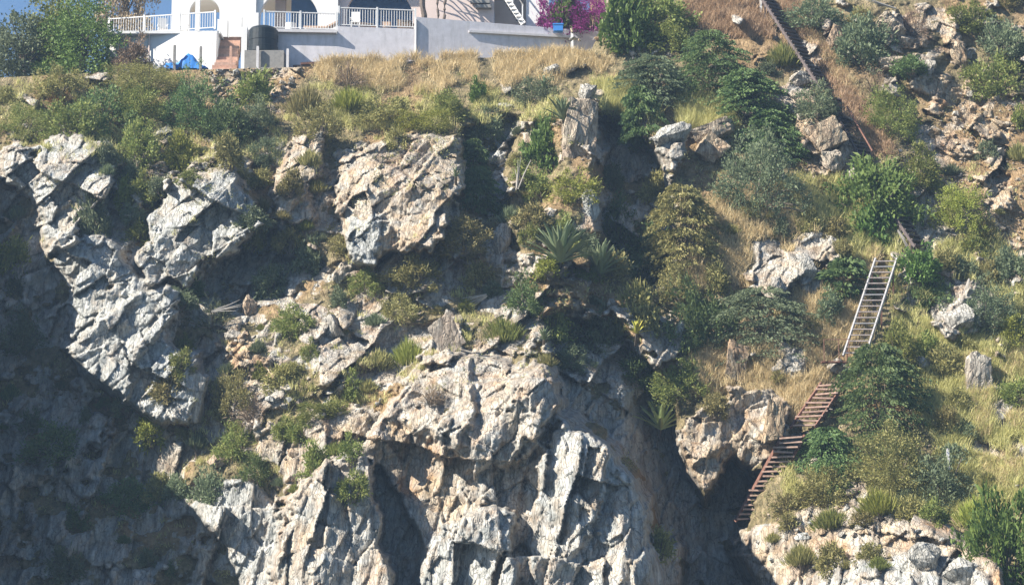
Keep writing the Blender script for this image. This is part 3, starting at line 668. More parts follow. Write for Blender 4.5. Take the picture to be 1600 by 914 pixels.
slab(262, 860, YA - .25, 31, ztp + .01, ztp + .35, 'white', 'roof')
slab(455, 664, 28.2, 28.5, zdeck - .5, ztp, 'bluew', 'back_wall')
slab(430, 446, 26.5, 26.9, zdeck - .5, ztp, 'pink', 'pillar')
slab(400, 664, 24.8, 28.1, zdeck - .3, zdeck - .06, 'ledge', 'floor')
slab(664.3, 772, YA + .2, YA + .6, zdeck - 2.5, ztp, 'pink', 'wall')
slab(772.3, 822, YA + 1.5, YA + 1.9, zdeck - 2.5, ztp, 'pink', 'wall')
slab(822.3, 858, YA + .1, YA + 1.2, zdeck - 2.5, ztp, 'white', 'wall')
w = slab(735, 765, YA - .12, YA + .16, zz(6, YA), zz(-4, YA), 'concrete', 'window_box')
w = slab(743, 768, YA - .2, YA + .15, zz(14, YA), zz(9, YA), 'concrete', 'balcony_ledge')
slab(305, 312, 22.6, 22.85, zdeck, ztp, 'white', 'column')
slab(358, 378, 22.9, 23.2, zdeck, zdeck + 1.1, 'white', 'parapet')
slab(388, 404, 22.9, 23.2, zdeck, zdeck + 1.3, 'white', 'parapet')
slab(340, 356, 22.9, 23.2, zdeck, zdeck + .95, 'white', 'parapet')
tag(house, 'white and pink house with arches above the terrace', 'house')
# outside stair with pipe handrails on the pink wall
hs = empty('outdoor_staircase', W(790, 36, 24.6)); bpy.context.view_layer.update()
p, q = Vector(W(818, 38, 24.2)), Vector(W(784, -14, 24.5))
part(MB().bar(p, q, .14, .3), 'stringer', M['white'], hs)
part(MB().bar(p + Vector((0, -.3, .9)), q + Vector((0, -.3, .9)), .06), 'handrail', M['concrete'], hs)
for t in (0.05, .5, .95): part(MB().bar(p.lerp(q, t) + Vector((0, -.3, 0)), p.lerp(q, t) + Vector((0, -.3, .9)), .06), 'post', M['white'], hs)
for k in range(9):
    c = p.lerp(q, (k + .5) / 9); part(MB().box(c + Vector((-.05, .3, .06)), (.28, .8, .05)), 'step', M['concrete'], hs)
tag(hs, 'outdoor staircase with pipe handrail on the pink wall of the house', 'staircase')
# palm trunk and thin trunks in front of the pink wall
for a0, a1, rr, lab in ((663, 656, .13, 'thick dark palm trunk at the end of the raised railing'), (684, 684, .06, 'thin straight trunk in front of the pink wall'), (693, 700, .07, 'thin leaning trunk right of the palm against the pink wall')):
    b_, t_ = Vector(W(a0, 34, 23.4)), Vector(W(a1, -40, 23.4)); t = empty('trunk_tree', b_); bpy.context.view_layer.update()
    pts = [b_.lerp(t_, k / 8) + Vector((.03 * math.sin(k * 1.7), 0, 0)) for k in range(9)]
    part(MB().tube(pts, [rr * (1.15 - .04 * k + .06 * (k % 2)) for k in range(9)], 9), 'trunk', M['trunk'], t)
    mb = MB(); rg = random.Random(a0)
    for k in range(12):
        an = k / 12 * 6.28; d = Vector((math.cos(an), math.sin(an), 0))
        mb.tube([t_, t_ + d * .7 + Vector((0, 0, .35)), t_ + d * 1.3 + Vector((0, 0, .1))], [.03, .05, .005], 4)
    part(mb, 'crown', M['green'], t); tag(t, lab, 'tree')
# furniture on the terraces
def chair(pt, rz, label):
    c = empty('plastic_chair', pt, rz); tag(c, label, 'chair')
    MB().box((0, 0, .44), (.46, .46, .05)).build('seat', M['white'], c)
    MB().box((0, .23, .78), (.46, .05, .62)).build('backrest', M['white'], c)
    for s in (-1, 1):
        MB().box((s * .24, 0, .66), (.05, .44, .04)).build('armrest', M['white'], c)
        for u in (-1, 1): MB().box((s * .21, u * .2, .21), (.05, .05, .42)).build('leg', M['white'], c)
chair((*wp(254, 23.0), zdeck + .01), .3, 'white plastic chair on the white terrace near the arch')
chair((*wp(285, 23.0), zdeck + .01), -.2, 'white plastic chair nearest the column on the white terrace')
chair((*wp(555, 22.7), ztop2 + .02), 0, 'white chair behind the raised railing')
def planter(pt, w, d, h, mat, label, plant=None, name='planter'):
    o = empty(name, pt); tag(o, label, 'planter'); mb = MB()
    n = 4
    mb.tube([(0, 0, 0), (0, 0, h), (0, 0, h), (0, 0, h - .06)], [w * .62, w * .70, w * .6, w * .58], n if d else 16); m_ = mb.build('pot', M[mat], o); m_.rotation_euler = (0, 0, R(45) if d else 0)
    if d: m_.scale = (1, d / w, 1)
    MB().tube([(0, 0, h - .1), (0, 0, h - .04)], [w * .55, w * .55], n).build('soil', M['trunk'], o).rotation_euler = (0, 0, R(45) if d else 0)
    return o
planter((*wp(454, 22.3), ztop1 + .07), .42, 0, .55, 'white', 'white round planter behind the railing beside the tank')
planter((*wp(575, 22.6), ztop2 + .02), .8, .4, .34, 'clay', 'low terracotta trough behind the raised railing')
planter((*wp(604, 22.6), ztop2 + .02), .42, .4, .42, 'clay', 'square terracotta planter in the middle of the raised railing')
planter((*wp(633, 22.6), ztop2 + .02), .9, .4, .48, 'clay', 'long terracotta planter at the right end of the raised railing')
lo = empty('sun_lounger', (*wp(500, 22.3), ztop1 + .07)); tag(lo, 'terracotta coloured sun lounger behind the slab railing', 'lounger')
MB().box((-.2, 0, .3), (1.3, .6, .09)).build('seat', M['clay'], lo); b_ = MB().bar((.4, 0, .32), (.95, 0, .62), .6, .09).build('backrest', M['clay'], lo)
for a in (-.75, .4):
    for b in (-.25, .25): MB().box((a, b, .13), (.06, .06, .26)).build('leg', M['white'], lo)

# ------------------------------------------------------------------ stairs down the slope
def flight(A, B, width, lat, n, tmat, smat, label, depth=.28, thick=.05, name='staircase', legs=True, white_every=0, jit=0, stringers=True):
    """A bottom, B top (world); lat = direction across the treads"""
    A, B, lat = Vector(A), Vector(B), Vector(lat).normalized()
    o = empty(name, A); bpy.context.view_layer.update(); tag(o, label, 'stairs')
    run = B - A; hd_ = Vector((run.x, run.y, 0)); fw = Vector((0, 0, 1)).cross(lat)
    if fw.dot(hd_) < 0: fw = -fw
    if stringers:
        for s in (-1, 1):
            part(MB().bar(A + lat * (s * width / 2), B + lat * (s * width / 2), .07, .13), 'stringer', M[smat], o)
    rg = random.Random(n)
    for k in range(n):
        t = (k + .5) / n; c = A.lerp(B, t)
        Mx = Matrix((lat, fw, lat.cross(fw))).transposed() @ Matrix.Rotation(rg.uniform(-jit, jit), 3, 'Z') @ Matrix.Rotation(rg.uniform(-jit, jit) * .4, 3, 'Y')
        mt = M[smat] if (white_every and k % white_every == 0) else M[tmat]
        part(MB().box(c + lat * rg.uniform(-jit, jit) * .6, (width * (1 + rg.uniform(-jit, jit)), depth, thick), M=Mx), 'tread', mt, o)
    if legs:
        for t in (.12, .5, .88):
            for s in (-1, 1):
                c = A.lerp(B, t) + lat * (s * width / 2); part(MB().bar(c, c + Vector((0, .25, -1.3)), .06), 'support_leg', M[smat if not white_every else 'rust'], o)
    return o, A, B, lat
def up(px, py, f=.35):
    p = Vector(at(px, py)); return p + Vector((0, -f, f * .3))
def spine(px, py, f):     # smoothed ground under a path
    q = [at(px + a, py + b) for a in (-12, 0, 12) for b in (-12, 0, 12)]; p = Vector(np.median(np.array(q), 0))
    p = Vector(W(px, py, p.y - f)); return p
f1 = flight(spine(1291, 140, .6), spine(1194, -8, .6), 0.95, (.75, .66, 0), 24, 'darkwood', 'darkwood', 'dark upper stairs running down from the white post at the top edge', .3, .07)
f2 = flight(spine(1352, 245, .6), spine(1300, 152, .6), 0.95, (.75, .66, 0), 15, 'darkwood', 'darkwood', 'dark shaded stairs beside the large tan boulder', .3, .07)
p, q = spine(1362, 246, 1.0), spine(1322, 178, 1.0)
o = f2[0]; part(MB().bar(p + Vector((0, -.3, .25)), q + Vector((0, -.3, .3)), .06), 'handrail', M['rust'], o)['label'] = 'reddish pipe handrail'
f3 = flight(spine(1438, 388, .3), spine(1392, 318, .3), .9, (.7, .7, 0), 9, 'darkwood', 'darkwood', 'short dark flight half hidden by leafy bushes above the pale ladder stairs', .3, .06)
f4 = flight(spine(1335, 556, .9), spine(1385, 404, .9), .98, (1, -.06, 0), 17, 'tread_grey', 'galv', 'pale grey steel ladder stairs in the dry grass', .17, .045, 'ladder_stairs', True, 5)
f5 = flight(spine(1254, 668, 1.0), spine(1302, 598, 1.0), 1.05, (1, -.25, 0), 10, 'tread', 'rust', 'weathered plank steps just below the pale ladder stairs', .30, .07, 'plank_steps', False, 0, .14, True)
f6 = flight(spine(1166, 814, 1.3), spine(1240, 680, 1.3), .95, (1, -.2, 0), 18, 'tread', 'rust', 'lowest weathered plank steps above the dark gully', .30, .07, 'plank_steps', False, 0, .14, True)
# landing with rusty rail at the foot of the ladder
lc = spine(1306, 566, .8); la = empty('landing', lc); bpy.context.view_layer.update(); tag(la, 'small rusty landing with a thin rail at the foot of the ladder stairs', 'landing')
for k in range(4): part(MB().box(lc + Vector((.0, .12 * k - .2, 0)), (1.3, .11, .05)), 'plank', M['rust'], la)
for dx in (-.55, .1, .55): part(MB().bar(lc + Vector((dx, -.3, 0)), lc + Vector((dx, -.3, 1.0)), .035), 'post', M['rust'], la)
part(MB().bar(lc + Vector((-.55, -.3, .98)), lc + Vector((.55, -.3, .98)), .03), 'handrail', M['rust'], la)

# ------------------------------------------------------------------ rocks and stones
def rock_mesh(seed, npts=18, sub=0, amp=.05, elong=(1, 1, 1), mat=None, name='rock'):
    rg = random.Random(seed); bm = bmesh.new()
    if name in ('rock_pillar', 'rock_slab'):
        for a in (-1, 1):
            for b in (-1, 1):
                for c in (-1, 1): bm.verts.new((a * .43 + rg.uniform(-.11, .05) * a, b * .42 + rg.uniform(-.12, .05) * b, c * .44 + rg.uniform(-.16, .06) * c))
        npts = 6
    for k in range(npts):
        v = Vector((rg.gauss(0, 1), rg.gauss(0, 1), rg.gauss(0, 1))).normalized() * rg.uniform(.8, 1.0)
        bm.verts.new((v.x * elong[0] * .5, v.y * elong[1] * .5, v.z * elong[2] * .5))
    r = bmesh.ops.convex_hull(bm, input=bm.verts); bmesh.ops.delete(bm, geom=[g for g in r['geom_interior'] if isinstance(g, bmesh.types.BMVert)], context='VERTS')
    if sub:
        bmesh.ops.triangulate(bm, faces=bm.faces)
        bmesh.ops.subdivide_edges(bm, edges=bm.edges, cuts=sub, use_grid_fill=True)
        P_ = np.array([v.co for v in bm.verts]) * 1.0
        n1 = facets(P_[:, 0] * 3.1 + P_[:, 1] * 1.7 + seed, P_[:, 2] * 3.1 - P_[:, 1] * 1.3, seed, .5, 1.0, 0)[0] * .6 + (fbm(P_[:, 0] * 7 + P_[:, 1] * 5, P_[:, 2] * 7 + P_[:, 1] * 3, seed, 3) - .44) * 1.2
        for v, a in zip(bm.verts, n1): v.co *= 1 + amp * 2.4 * float(a)
    bmesh.ops.triangulate(bm, faces=bm.faces); bmesh.ops.recalc_face_normals(bm, faces=bm.faces)
    me = bpy.data.meshes.new(name); bm.to_mesh(me); bm.free()
    if mat: me.materials.append(M[mat])
    return me
BOULD = [  # px, py, w, h, tilt deg, material, label
 (908, 206, 58, 116, 5, 'rock_mix', 'tall tan rock pillar standing left of the deep shadow', 'rock_pillar'),
 (1048, 212, 66, 40, -28, 'rock_grey', 'slanted pale rock left of the tan curved slab', 'boulder'),
 (1112, 208, 68, 34, -22, 'rock_tan', 'tan slab of rock beneath the layered green shrubs', 'rock_slab'),
 (1110, 236, 44, 44, -55, 'rock_tan', 'smaller tan slab leaning under the larger tan slab', 'rock_slab'),
 (1300, 252, 46, 52, -30, 'rock_tan', 'large smooth tan boulder beside the shaded stairs', 'boulder'),
 (1288, 215, 56, 50, -30, 'rock_tan', 'brown rock shelf overhanging the large tan boulder', 'rock_slab'),
 (1334, 274, 24, 22, 0, 'rock_grey', 'small pale boulder right of the large tan boulder', 'boulder'),
 (1254, 124, 46, 32, -10, 'rock_grey', 'white boulder beside the upper stairs', 'boulder'),
 (1306, 62, 34, 52, 0, 'rock_tan', 'upright flat tan rock right of the dark upper stairs', 'boulder'),
 (1393, 40, 56, 56, -25, 'rock_tan', 'broken tan crag near the top right edge', 'boulder'),
 (1415, 64, 36, 22, 0, 'rock_tan', 'pale tan rounded block under the crag at top right', 'boulder'),
 (1400, 103, 60, 22, 0, 'rock_tan', 'flat layered tan rock above the green shrub', 'rock_slab'),
 (1447, 108, 40, 26, -35, 'rock_grey', 'pale wedge of rock left of the scree', 'boulder'),
 (1497, 85, 34, 56, -15, 'rock_tan', 'tall pale tan rock at the head of the scree', 'boulder'),
 (864, 112, 34, 28, 0, 'rock_grey', 'grey lichened boulder at the right end of the dry grass', 'boulder'),
 (786, 172, 52, 20, 0, 'rock_grey', 'low pale rock behind the dark hollow', 'boulder'),
 (1152, 566, 34, 70, 8, 'rock_tan', 'pointed tan pinnacle in the dry grass', 'rock_pillar'),
 (1441, 570, 30, 34, -30, 'rock_mix', 'lone grey boulder on the grassy slope right of the stairs', 'boulder'),
 (1530, 585, 40, 66, 5, 'rock_mix', 'knobbly rock column in the grass at the right', 'rock_pillar'),
 (365, 525, 34, 20, 5, 'rock_grey', 'flat perched rock on top of the tan rubble', 'boulder'),
 (1062, 517, 24, 36, 0, 'rock_grey', 'pale bluish boulder among dark shrubs', 'boulder'),
 (785, 375, 34, 60, 4, 'rock_grey', 'upright shaded rock below the dark layered shrub', 'boulder'),
 (925, 320, 32, 60, 0, 'rock_grey', 'shaded upright rock above the big agaves', 'boulder'),
 (1215, 445, 22, 34, -20, 'rock_grey', 'small pale rock in the dry grass above the layered shrub', 'boulder'),
 (1262, 420, 30, 40, -25, 'rock_grey', 'cracked grey rock left of the ladder stairs', 'boulder'),
 (1500, 495, 54, 54, -25, 'rock_mix', 'tan and grey rock mass right of the ladder stairs', 'boulder'),
 (1222, 284, 12, 32, 5, 'rock_grey', 'thin upright pale stone below the grey green shrub', 'boulder'),
 (1310, 575, 36, 32, 0, 'rock_grey', 'pale stone block at the top of the plank steps', 'boulder'),
 (1440, 870, 62, 62, -30, 'rock_grey', 'large pale boulder at the bottom right', 'boulder'),
 (1500, 895, 60, 52, 0, 'rock_grey', 'grey boulder at the bottom edge right of the large pale one', 'boulder'),
 (700, 525, 44, 62, -30, 'rock_mix', 'grey leaning slab above the big pale buttress', 'rock_slab'),
 (1330, 770, 26, 24, 0, 'rock_mix', 'dark small rock in the green tuft at the lower right', 'boulder'),
 (340, 722, 34, 24, 0, 'rock_tan', 'small tan ledge rock beside the left shadow', 'boulder'),
 (390, 480, 26, 44, 10, 'rock_tan', 'pinkish upright rock beside the dark twiggy shrub', 'boulder'),
 (520, 510, 40, 56, -20, 'rock_grey', 'pale rock standing in scrub left of centre', 'boulder'),
 (945, 545, 34, 14, 20, 'rock_grey', 'bleached stone lying at the top of the central shadow', 'boulder'),
 (995, 610, 26, 30, 0, 'rock_tan', 'small tan rock left of the lower agave', 'boulder'),
 (920, 150, 40, 40, 0, 'rock_mix', 'jagged rock on top of the tall tan pillar', 'boulder'),
 (300, 620, 40, 84, 8, 'rock_grey', 'pale rock spike at the foot of the left grey rib', 'rock_pillar'),
 (1210, 660, 34, 66, 12, 'rock_tan', 'pale pointed rock fin beside the plank steps', 'rock_pillar'),
]
for k, (a, b, w_, h_, tl, mt, lab, nm) in enumerate(BOULD):
    p = at(a, b + h_ * .25); s = ppm(p)
    me = rock_mesh(500 + k, 20, 6, .085, mat=mt, name=nm)
    o = link(bpy.data.objects.new(nm, me)); q = W(a, b, p[1] + .05); o.location = q
    o.scale = (w_ / s * 1.08, max(w_, h_ * .6) / s * .95, h_ / s * 1.08); o.rotation_euler = (0, R(tl), 0)
    tag(o, lab, 'rock')
stone_m = {mt: [rock_mesh(900 + k + 20 * q, 11, 0, mat=mt, elong=(1, .8, .6), name='loose_stone') for k in range(6)] for q, mt in enumerate(('rock_tan', 'rock_grey', 'rock_mix'))}
rs = np.random.default_rng(3)
ZONES = [  # polygon, count, size px, materials, label
 ([(1440, 130), (1600, 120), (1600, 420), (1530, 420), (1480, 300)], 85, (8, 24), ('rock_tan', 'rock_tan', 'rock_mix'), 'loose tan stone on the scree slope at the far right'),
 ([(320, 112), (470, 108), (450, 165), (400, 180), (340, 140)], 46, (7, 18), ('rock_tan', 'rock_mix', 'rock_grey'), 'loose stone in the rubble below the stone steps and tank'),
 ([(325, 540), (385, 520), (430, 560), (430, 600), (350, 600)], 26, (8, 20), ('rock_tan', 'rock_tan', 'rock_mix'), 'tan stone in the rubble heap under the perched rock'),
 ([(1235, 140), (1330, 200), (1340, 290), (1250, 280)], 26, (8, 20), ('rock_tan',), 'brown stone on the bare earth around the large tan boulder'),
 ([(1170, 850), (1300, 790), (1480, 800), (1560, 890), (1200, 905)], 34, (9, 24), ('rock_tan', 'rock_mix', 'rock_grey'), 'loose block among the broken rock at the bottom right'),
 ([(870, 430), (960, 425), (965, 470), (880, 465)], 18, (7, 18), ('rock_tan',), 'pinkish stone in the small heap below the big agaves'),
 ([(975, 70), (1050, 66), (1060, 88), (980, 92)], 16, (8, 16), ('rock_tan', 'rock_grey'), 'pale stone in the rubble right of the white post'),
 ([(880, 46), (935, 44), (940, 62), (890, 64)], 12, (8, 14), ('rock_tan', 'rock_grey'), 'pale stone piled at the right end of the retaining wall'),
 ([(420, 620), (620, 590), (690, 640), (560, 700), (440, 740)], 24, (10, 26), ('rock_grey', 'rock_mix', 'rock_tan'), 'broken stone lying above the central rock buttress'),
]
def in_poly(poly, n):
    P = np.array(poly, float); o = []
    while len(o) < n:
        c = rs.uniform(P.min(0), P.max(0), (n * 4, 2)); m = poly_sd(c[:, 0], c[:, 1], poly) > 0; o += list(c[m])
    return np.array(o[:n])
for poly, n, (s0, s1), mts, lab in ZONES:
    for (a, b) in in_poly(poly, n):
        p = at(a, b); s = s0 + (s1 - s0) * rs.random() ** 2
        o = link(bpy.data.objects.new('loose_stone', stone_m[mts[rs.integers(len(mts))]][rs.integers(6)])); o.location = p + np.array([0, -.05, .0])
        f = s / ppm(p) * 1.1; o.scale = (f * rs.uniform(.8, 1.3), f, f * rs.uniform(.8, 1.4)); o.rotation_euler = (rs.uniform(-.6, .6), rs.uniform(-.6, .6), rs.uniform(0, 6.28))
        tag(o, lab, 'stone', lab.replace('loose ', '') + ' group')
# finer rubble: one mass
SV, SF = [], []; nv = 0
base = [np.array([v.co for v in m.vertices]) for m in stone_m['rock_mix']]; bf = [np.array([p.vertices for p in m.polygons]) for m in stone_m['rock_mix']]
for poly, n in (([(1430, 110), (1620, 100), (1640, 440), (1520, 440), (1470, 300)], 900), ([(310, 108), (480, 104), (460, 180), (380, 190)], 350), ([(0, 200), (1600, 200), (1600, 914), (0, 914)], 1500), ([(1160, 850), (1300, 780), (1500, 790), (1580, 914), (1180, 914)], 350), ([(1230, 40), (1420, 250), (1340, 300), (1230, 160)], 300)):
    for (a, b) in in_poly(poly, n):
        if rockat(a, b) > .5: continue
        k = rs.integers(6); f = rs.uniform(.07, .22); c, s = math.cos(rs.uniform(0, 6)), math.sin(rs.uniform(0, 6)); an = rs.uniform(0, 6.28); c, s = math.cos(an), math.sin(an)
        v = base[k] * f * rs.uniform(.8, 1.4, 3); v = v @ np.array([[c, -s, 0], [s, c, 0], [0, 0, 1]]); SV.append(v + at(a, b)); SF.append(bf[k] + nv); nv += len(v)
o = link(bpy.data.objects.new('rubble', np_mesh('rubble', np.concatenate(SV), np.concatenate(SF), M['rock_tan']))); tag(o, 'small loose rubble strewn over the slope', 'rubble', kind='stuff')
# ------------------------------------------------------------------ plants
def unit(a): return a / (np.linalg.norm(a, axis=-1, keepdims=True) + 1e-9)
def leaf_quads(C, D, L, Wd, g, sag=.0):
    n = len(C); D = unit(D); S = unit(np.cross(D, unit(g.normal(size=(n, 3))))) * np.reshape(Wd, (-1, 1)) / 2; L = np.reshape(L, (-1, 1))
    mid = C + D * L * .45; tip = C + D * L; tip[:, 2] -= sag * L[:, 0]
    Vv = np.stack([C, mid + S, tip, mid - S], 1).reshape(-1, 3)
    return Vv, np.arange(4 * n).reshape(-1, 4)
def stems_mesh(name, tips, g, r0=.035, mat='stem'):
    mb = MB()
    for t in tips:
        t = Vector(t); m = t * .5 + Vector(g.normal(0, .06, 3)); m.z *= .9
        mb.tube([(float(g.normal(0, .04)), float(g.normal(0, .04)), -.35), m, t], [r0, r0 * .65, r0 * .25], 5, False)
    me = bpy.data.meshes.new(name); me.from_pydata(mb.v, [], mb.f); me.materials.append(M[mat]); return me
def crown_pts(g, n, r, h, lo=.12, inner=.55):
    """clump centres spread through an uneven dome"""
    ph = g.uniform(0, 2 * math.pi, n); z = g.uniform(lo - .42, 1, n)
    rad = np.sqrt(np.clip(1 - (np.maximum(z - .12, 0) / .92) ** 2, .03, 1)) * (inner + (1 - inner) * np.sqrt(g.random(n)))
    lump = 1 + .28 * np.sin(ph * 2 + g.uniform(0, 6)) + .2 * np.sin(ph * 3 + z * 4 + g.uniform(0, 6)) + .14 * np.sin(ph * 7 + g.uniform(0, 6)) + .17 * g.normal(size=n)
    return np.stack([np.cos(ph) * rad * r * lump, np.sin(ph) * rad * r * lump, z * h * (.88 + .22 * np.sin(ph * 2 + g.uniform(0, 6)) + .16 * g.normal(size=n))], -1)
def make_plant(kind, seed, r=1.0, h=1.2, mat=None):
    g = np.random.default_rng(seed); m = mat or kind
    if kind == 'layer':
        ns = int(130 * r); ph = g.uniform(0, 2 * math.pi, ns); z = g.uniform(-.3, 1, ns)
        rad = np.sqrt(np.clip(1 - (np.maximum(z - .05, 0) / 1.0) ** 2, .02, 1)) * r * (1 + .24 * np.sin(ph * 3 + seed) + .12 * np.sin(z * 14 + seed) + .15 * g.normal(size=ns))
        C, D, L = [], [], []
        for k in range(ns):
            o = np.array([math.cos(ph[k]), math.sin(ph[k]), 0]); s = np.array([-o[1], o[0], 0]); q = 52
            t = g.uniform(.3, 1, q) ** .7; fan = g.normal(0, .20, q) * (.35 + t) * .55 * r ** .5
            drop = -.15 * t ** 2 * rad[k]
            C.append(o * (t * rad[k])[:, None] + s * fan[:, None] + np.stack([0 * t, 0 * t, z[k] * h + drop + g.normal(0, .03, q)], -1))
            D.append(o + s * (np.sign(fan) * .8)[:, None] + g.normal(0, .25, (q, 3)) * np.array([1, 1, .5])); L.append(g.uniform(.10, .19, q))
        C, D, L = np.concatenate(C), np.concatenate(D), np.concatenate(L)
        Vv, Ff = leaf_quads(C, D, L, L * .42, g, .3); tips = np.stack([np.cos(ph) * rad * .5, np.sin(ph) * rad * .5, np.abs(z) * h * .7], -1)[:14]
    elif kind == 'broom':
        n = int(1700 * r); a = g.normal(0, .30 * r, (n, 2)); b = np.stack([a[:, 0], a[:, 1], g.uniform(-.1, .55 * h, n) * (1 - np.clip(np.hypot(a[:, 0], a[:, 1]) / r, 0, .9))], -1)
        D = np.stack([a[:, 0] / r * 1.1 + g.normal(0, .2, n), a[:, 1] / r * 1.1 + g.normal(0, .2, n), np.ones(n)], -1); L = h * g.uniform(.25, .55, n)
        Vv, Ff = leaf_quads(b, D, L, g.uniform(.022, .045, n), g, .06); tips = b[:8] + np.array([0, 0, .2])
    elif kind == 'twig':
        n = int(1300 * r); P = crown_pts(g, n, r, h, .05, .2); D = unit(P - np.array([0, 0, -.2])) + g.normal(0, .55, (n, 3)); L = g.uniform(.14, .38, n)
        Vv, Ff = leaf_quads(P * .85, D, L, g.uniform(.012, .026, n), g, .05); tips = P[:30]
    elif kind == 'big':      # tree crown
        nc_ = int(70 * r); P = crown_pts(g, nc_, r, h, .0, .45); q = 75
        C = np.repeat(P, q, 0) + g.normal(0, .20 * r ** .5, (nc_ * q, 3)) * np.array([1, 1, .7]); D = g.normal(0, 1, C.shape) + np.array([0, 0, .35]) + unit(C) * .6
        L = g.uniform(.12, .24, len(C)); Vv, Ff = leaf_quads(C, D, L, L * .5, g, .2); tips = P[:24]
    else:
        ll = .17 if kind == 'leafy' else .105; wd = .62 if kind == 'leafy' else .5; q = 34 if kind == 'leafy' else 58
        nc_ = int((84 if kind == 'leafy' else 86) * r ** 1.5) + 16; P = crown_pts(g, nc_, r, h); 
        C = np.repeat(P, q, 0) + g.normal(0, .135 * r ** .4, (nc_ * q, 3)) * np.array([1, 1, .75]); D = unit(C) + g.normal(0, .8, C.shape) + np.array([0, 0, .35])
        L = g.uniform(.6, 1.5, len(C)) * ll; L[::9] *= 2.2; W2 = L * wd; W2[::9] *= .3; Vv, Ff = leaf_quads(C, D, L, W2, g, .1); tips = P[:22] * 1.08
    return (np_mesh('foliage', Vv, Ff, M[m]), stems_mesh('stems', tips, g, .03 * (1 + r * .4)), r, h)
LIB = {}
def lib(kind, mat, size, var):
    key = (kind, mat, size, var)
    if key not in LIB:
        r = {'s': .55, 'm': .95, 'l': 1.7, 'x': 2.4}[size]
        hh = {'layer': .95, 'broom': 1.25, 'twig': 1.1, 'big': 1.5}.get(kind, 1.15) * r
        LIB[key] = make_plant(kind, hash_key(key), r, hh, mat)
    return LIB[key]
def hash_key(k): return sum(ord(c) * (i + 3) for i, c in enumerate(''.join(map(str, k)))) % 99991
rp = np.random.default_rng(8)
def plant(name, kind, mat, px, py, w, h, label, cat, group=None, var=None, Yoff=0, P=None, stem_part='stems', fol_part='foliage'):
    p = at(px, min(py + h * .36, 913 + 60)) if P is None else np.array(P); s = ppm(p); rr = w / s / 2
    size = 's' if rr < .72 else 'm' if rr < 1.3 else 'l' if rr < 2.0 else 'x'
    fm, sm_, r, hh = lib(kind, mat, size, int(rp.integers(3)) if size in 'sm' else int(rp.integers(2)))
    o = empty(name, (p[0], p[1] + Yoff, p[2] - .12), rp.uniform(0, 6.28)); k = rr / r; ax = rp.uniform(.85, 1.2); o.scale = (k * .95 * ax, k * .95 / ax, (h / s) / hh * .86); o.rotation_euler = (rp.uniform(-.2, .1), rp.uniform(-.15, .15), o.rotation_euler.z)
    link(bpy.data.objects.new(fol_part, fm), o); link(bpy.data.objects.new(stem_part, sm_), o)
    return tag(o, label, cat, group)
# trees and bushes round the house
def tree(px, top, w, base_py, Y_, mat, label, kind='big', lean=0):
    b_ = W(px, base_py, Y_); s = FPX / ((Y_ - CY) * cp + (b_[2] - CZ) * sp); H_ = (base_py - top) / s; r = w / s / 2
    t = empty('tree', (b_[0], b_[1], b_[2] - .2)); g = np.random.default_rng(int(px) + 7)
    fm, _s, rr, hh = lib(kind, mat, 'x' if r > 1.9 else 'l', int(px) % 3)
    c = link(bpy.data.objects.new('crown', fm), t); c.location = (lean, 0, H_ * .18); c.scale = (r / rr, r / rr, H_ * .80 / hh); c.rotation_euler = (0, 0, px)
    mb = MB(); mb.tube([(0, 0, -.4), (lean * .3, .05, H_ * .3), (lean * .7, 0, H_ * .62)], [.17, .12, .05], 8)
    tk = mb.build('trunk', M['trunk'], t)
    for k in range(9):
        a = k * 2.4; mb = MB(); mb.tube([(lean * .3, 0, H_ * (.2 + .03 * k)), (lean + math.cos(a) * r * .35, math.sin(a) * r * .35, H_ * (.4 + .03 * k)), (lean + math.cos(a) * r * .7, math.sin(a) * r * .7, H_ * (.5 + .045 * k))], [.07, .045, .015], 6); mb.build('limb', M['trunk'], tk)
    return tag(t, label, 'tree')
tree(38, 12, 105, 122, 21.0, 'greyg', 'feathery dark tree at the left edge against the sky')
tree(128, -14, 130, 116, 20.4, 'leafy', 'big leafy green tree left of the white terrace')
tree(90, -6, 110, 112, 23.0, 'green', 'dark green tree between the feathery tree and the leafy tree')
tree(196, -70, 60, 40, 30.0, 'dry', 'thin brownish tree top behind the terrace railing', 'big')
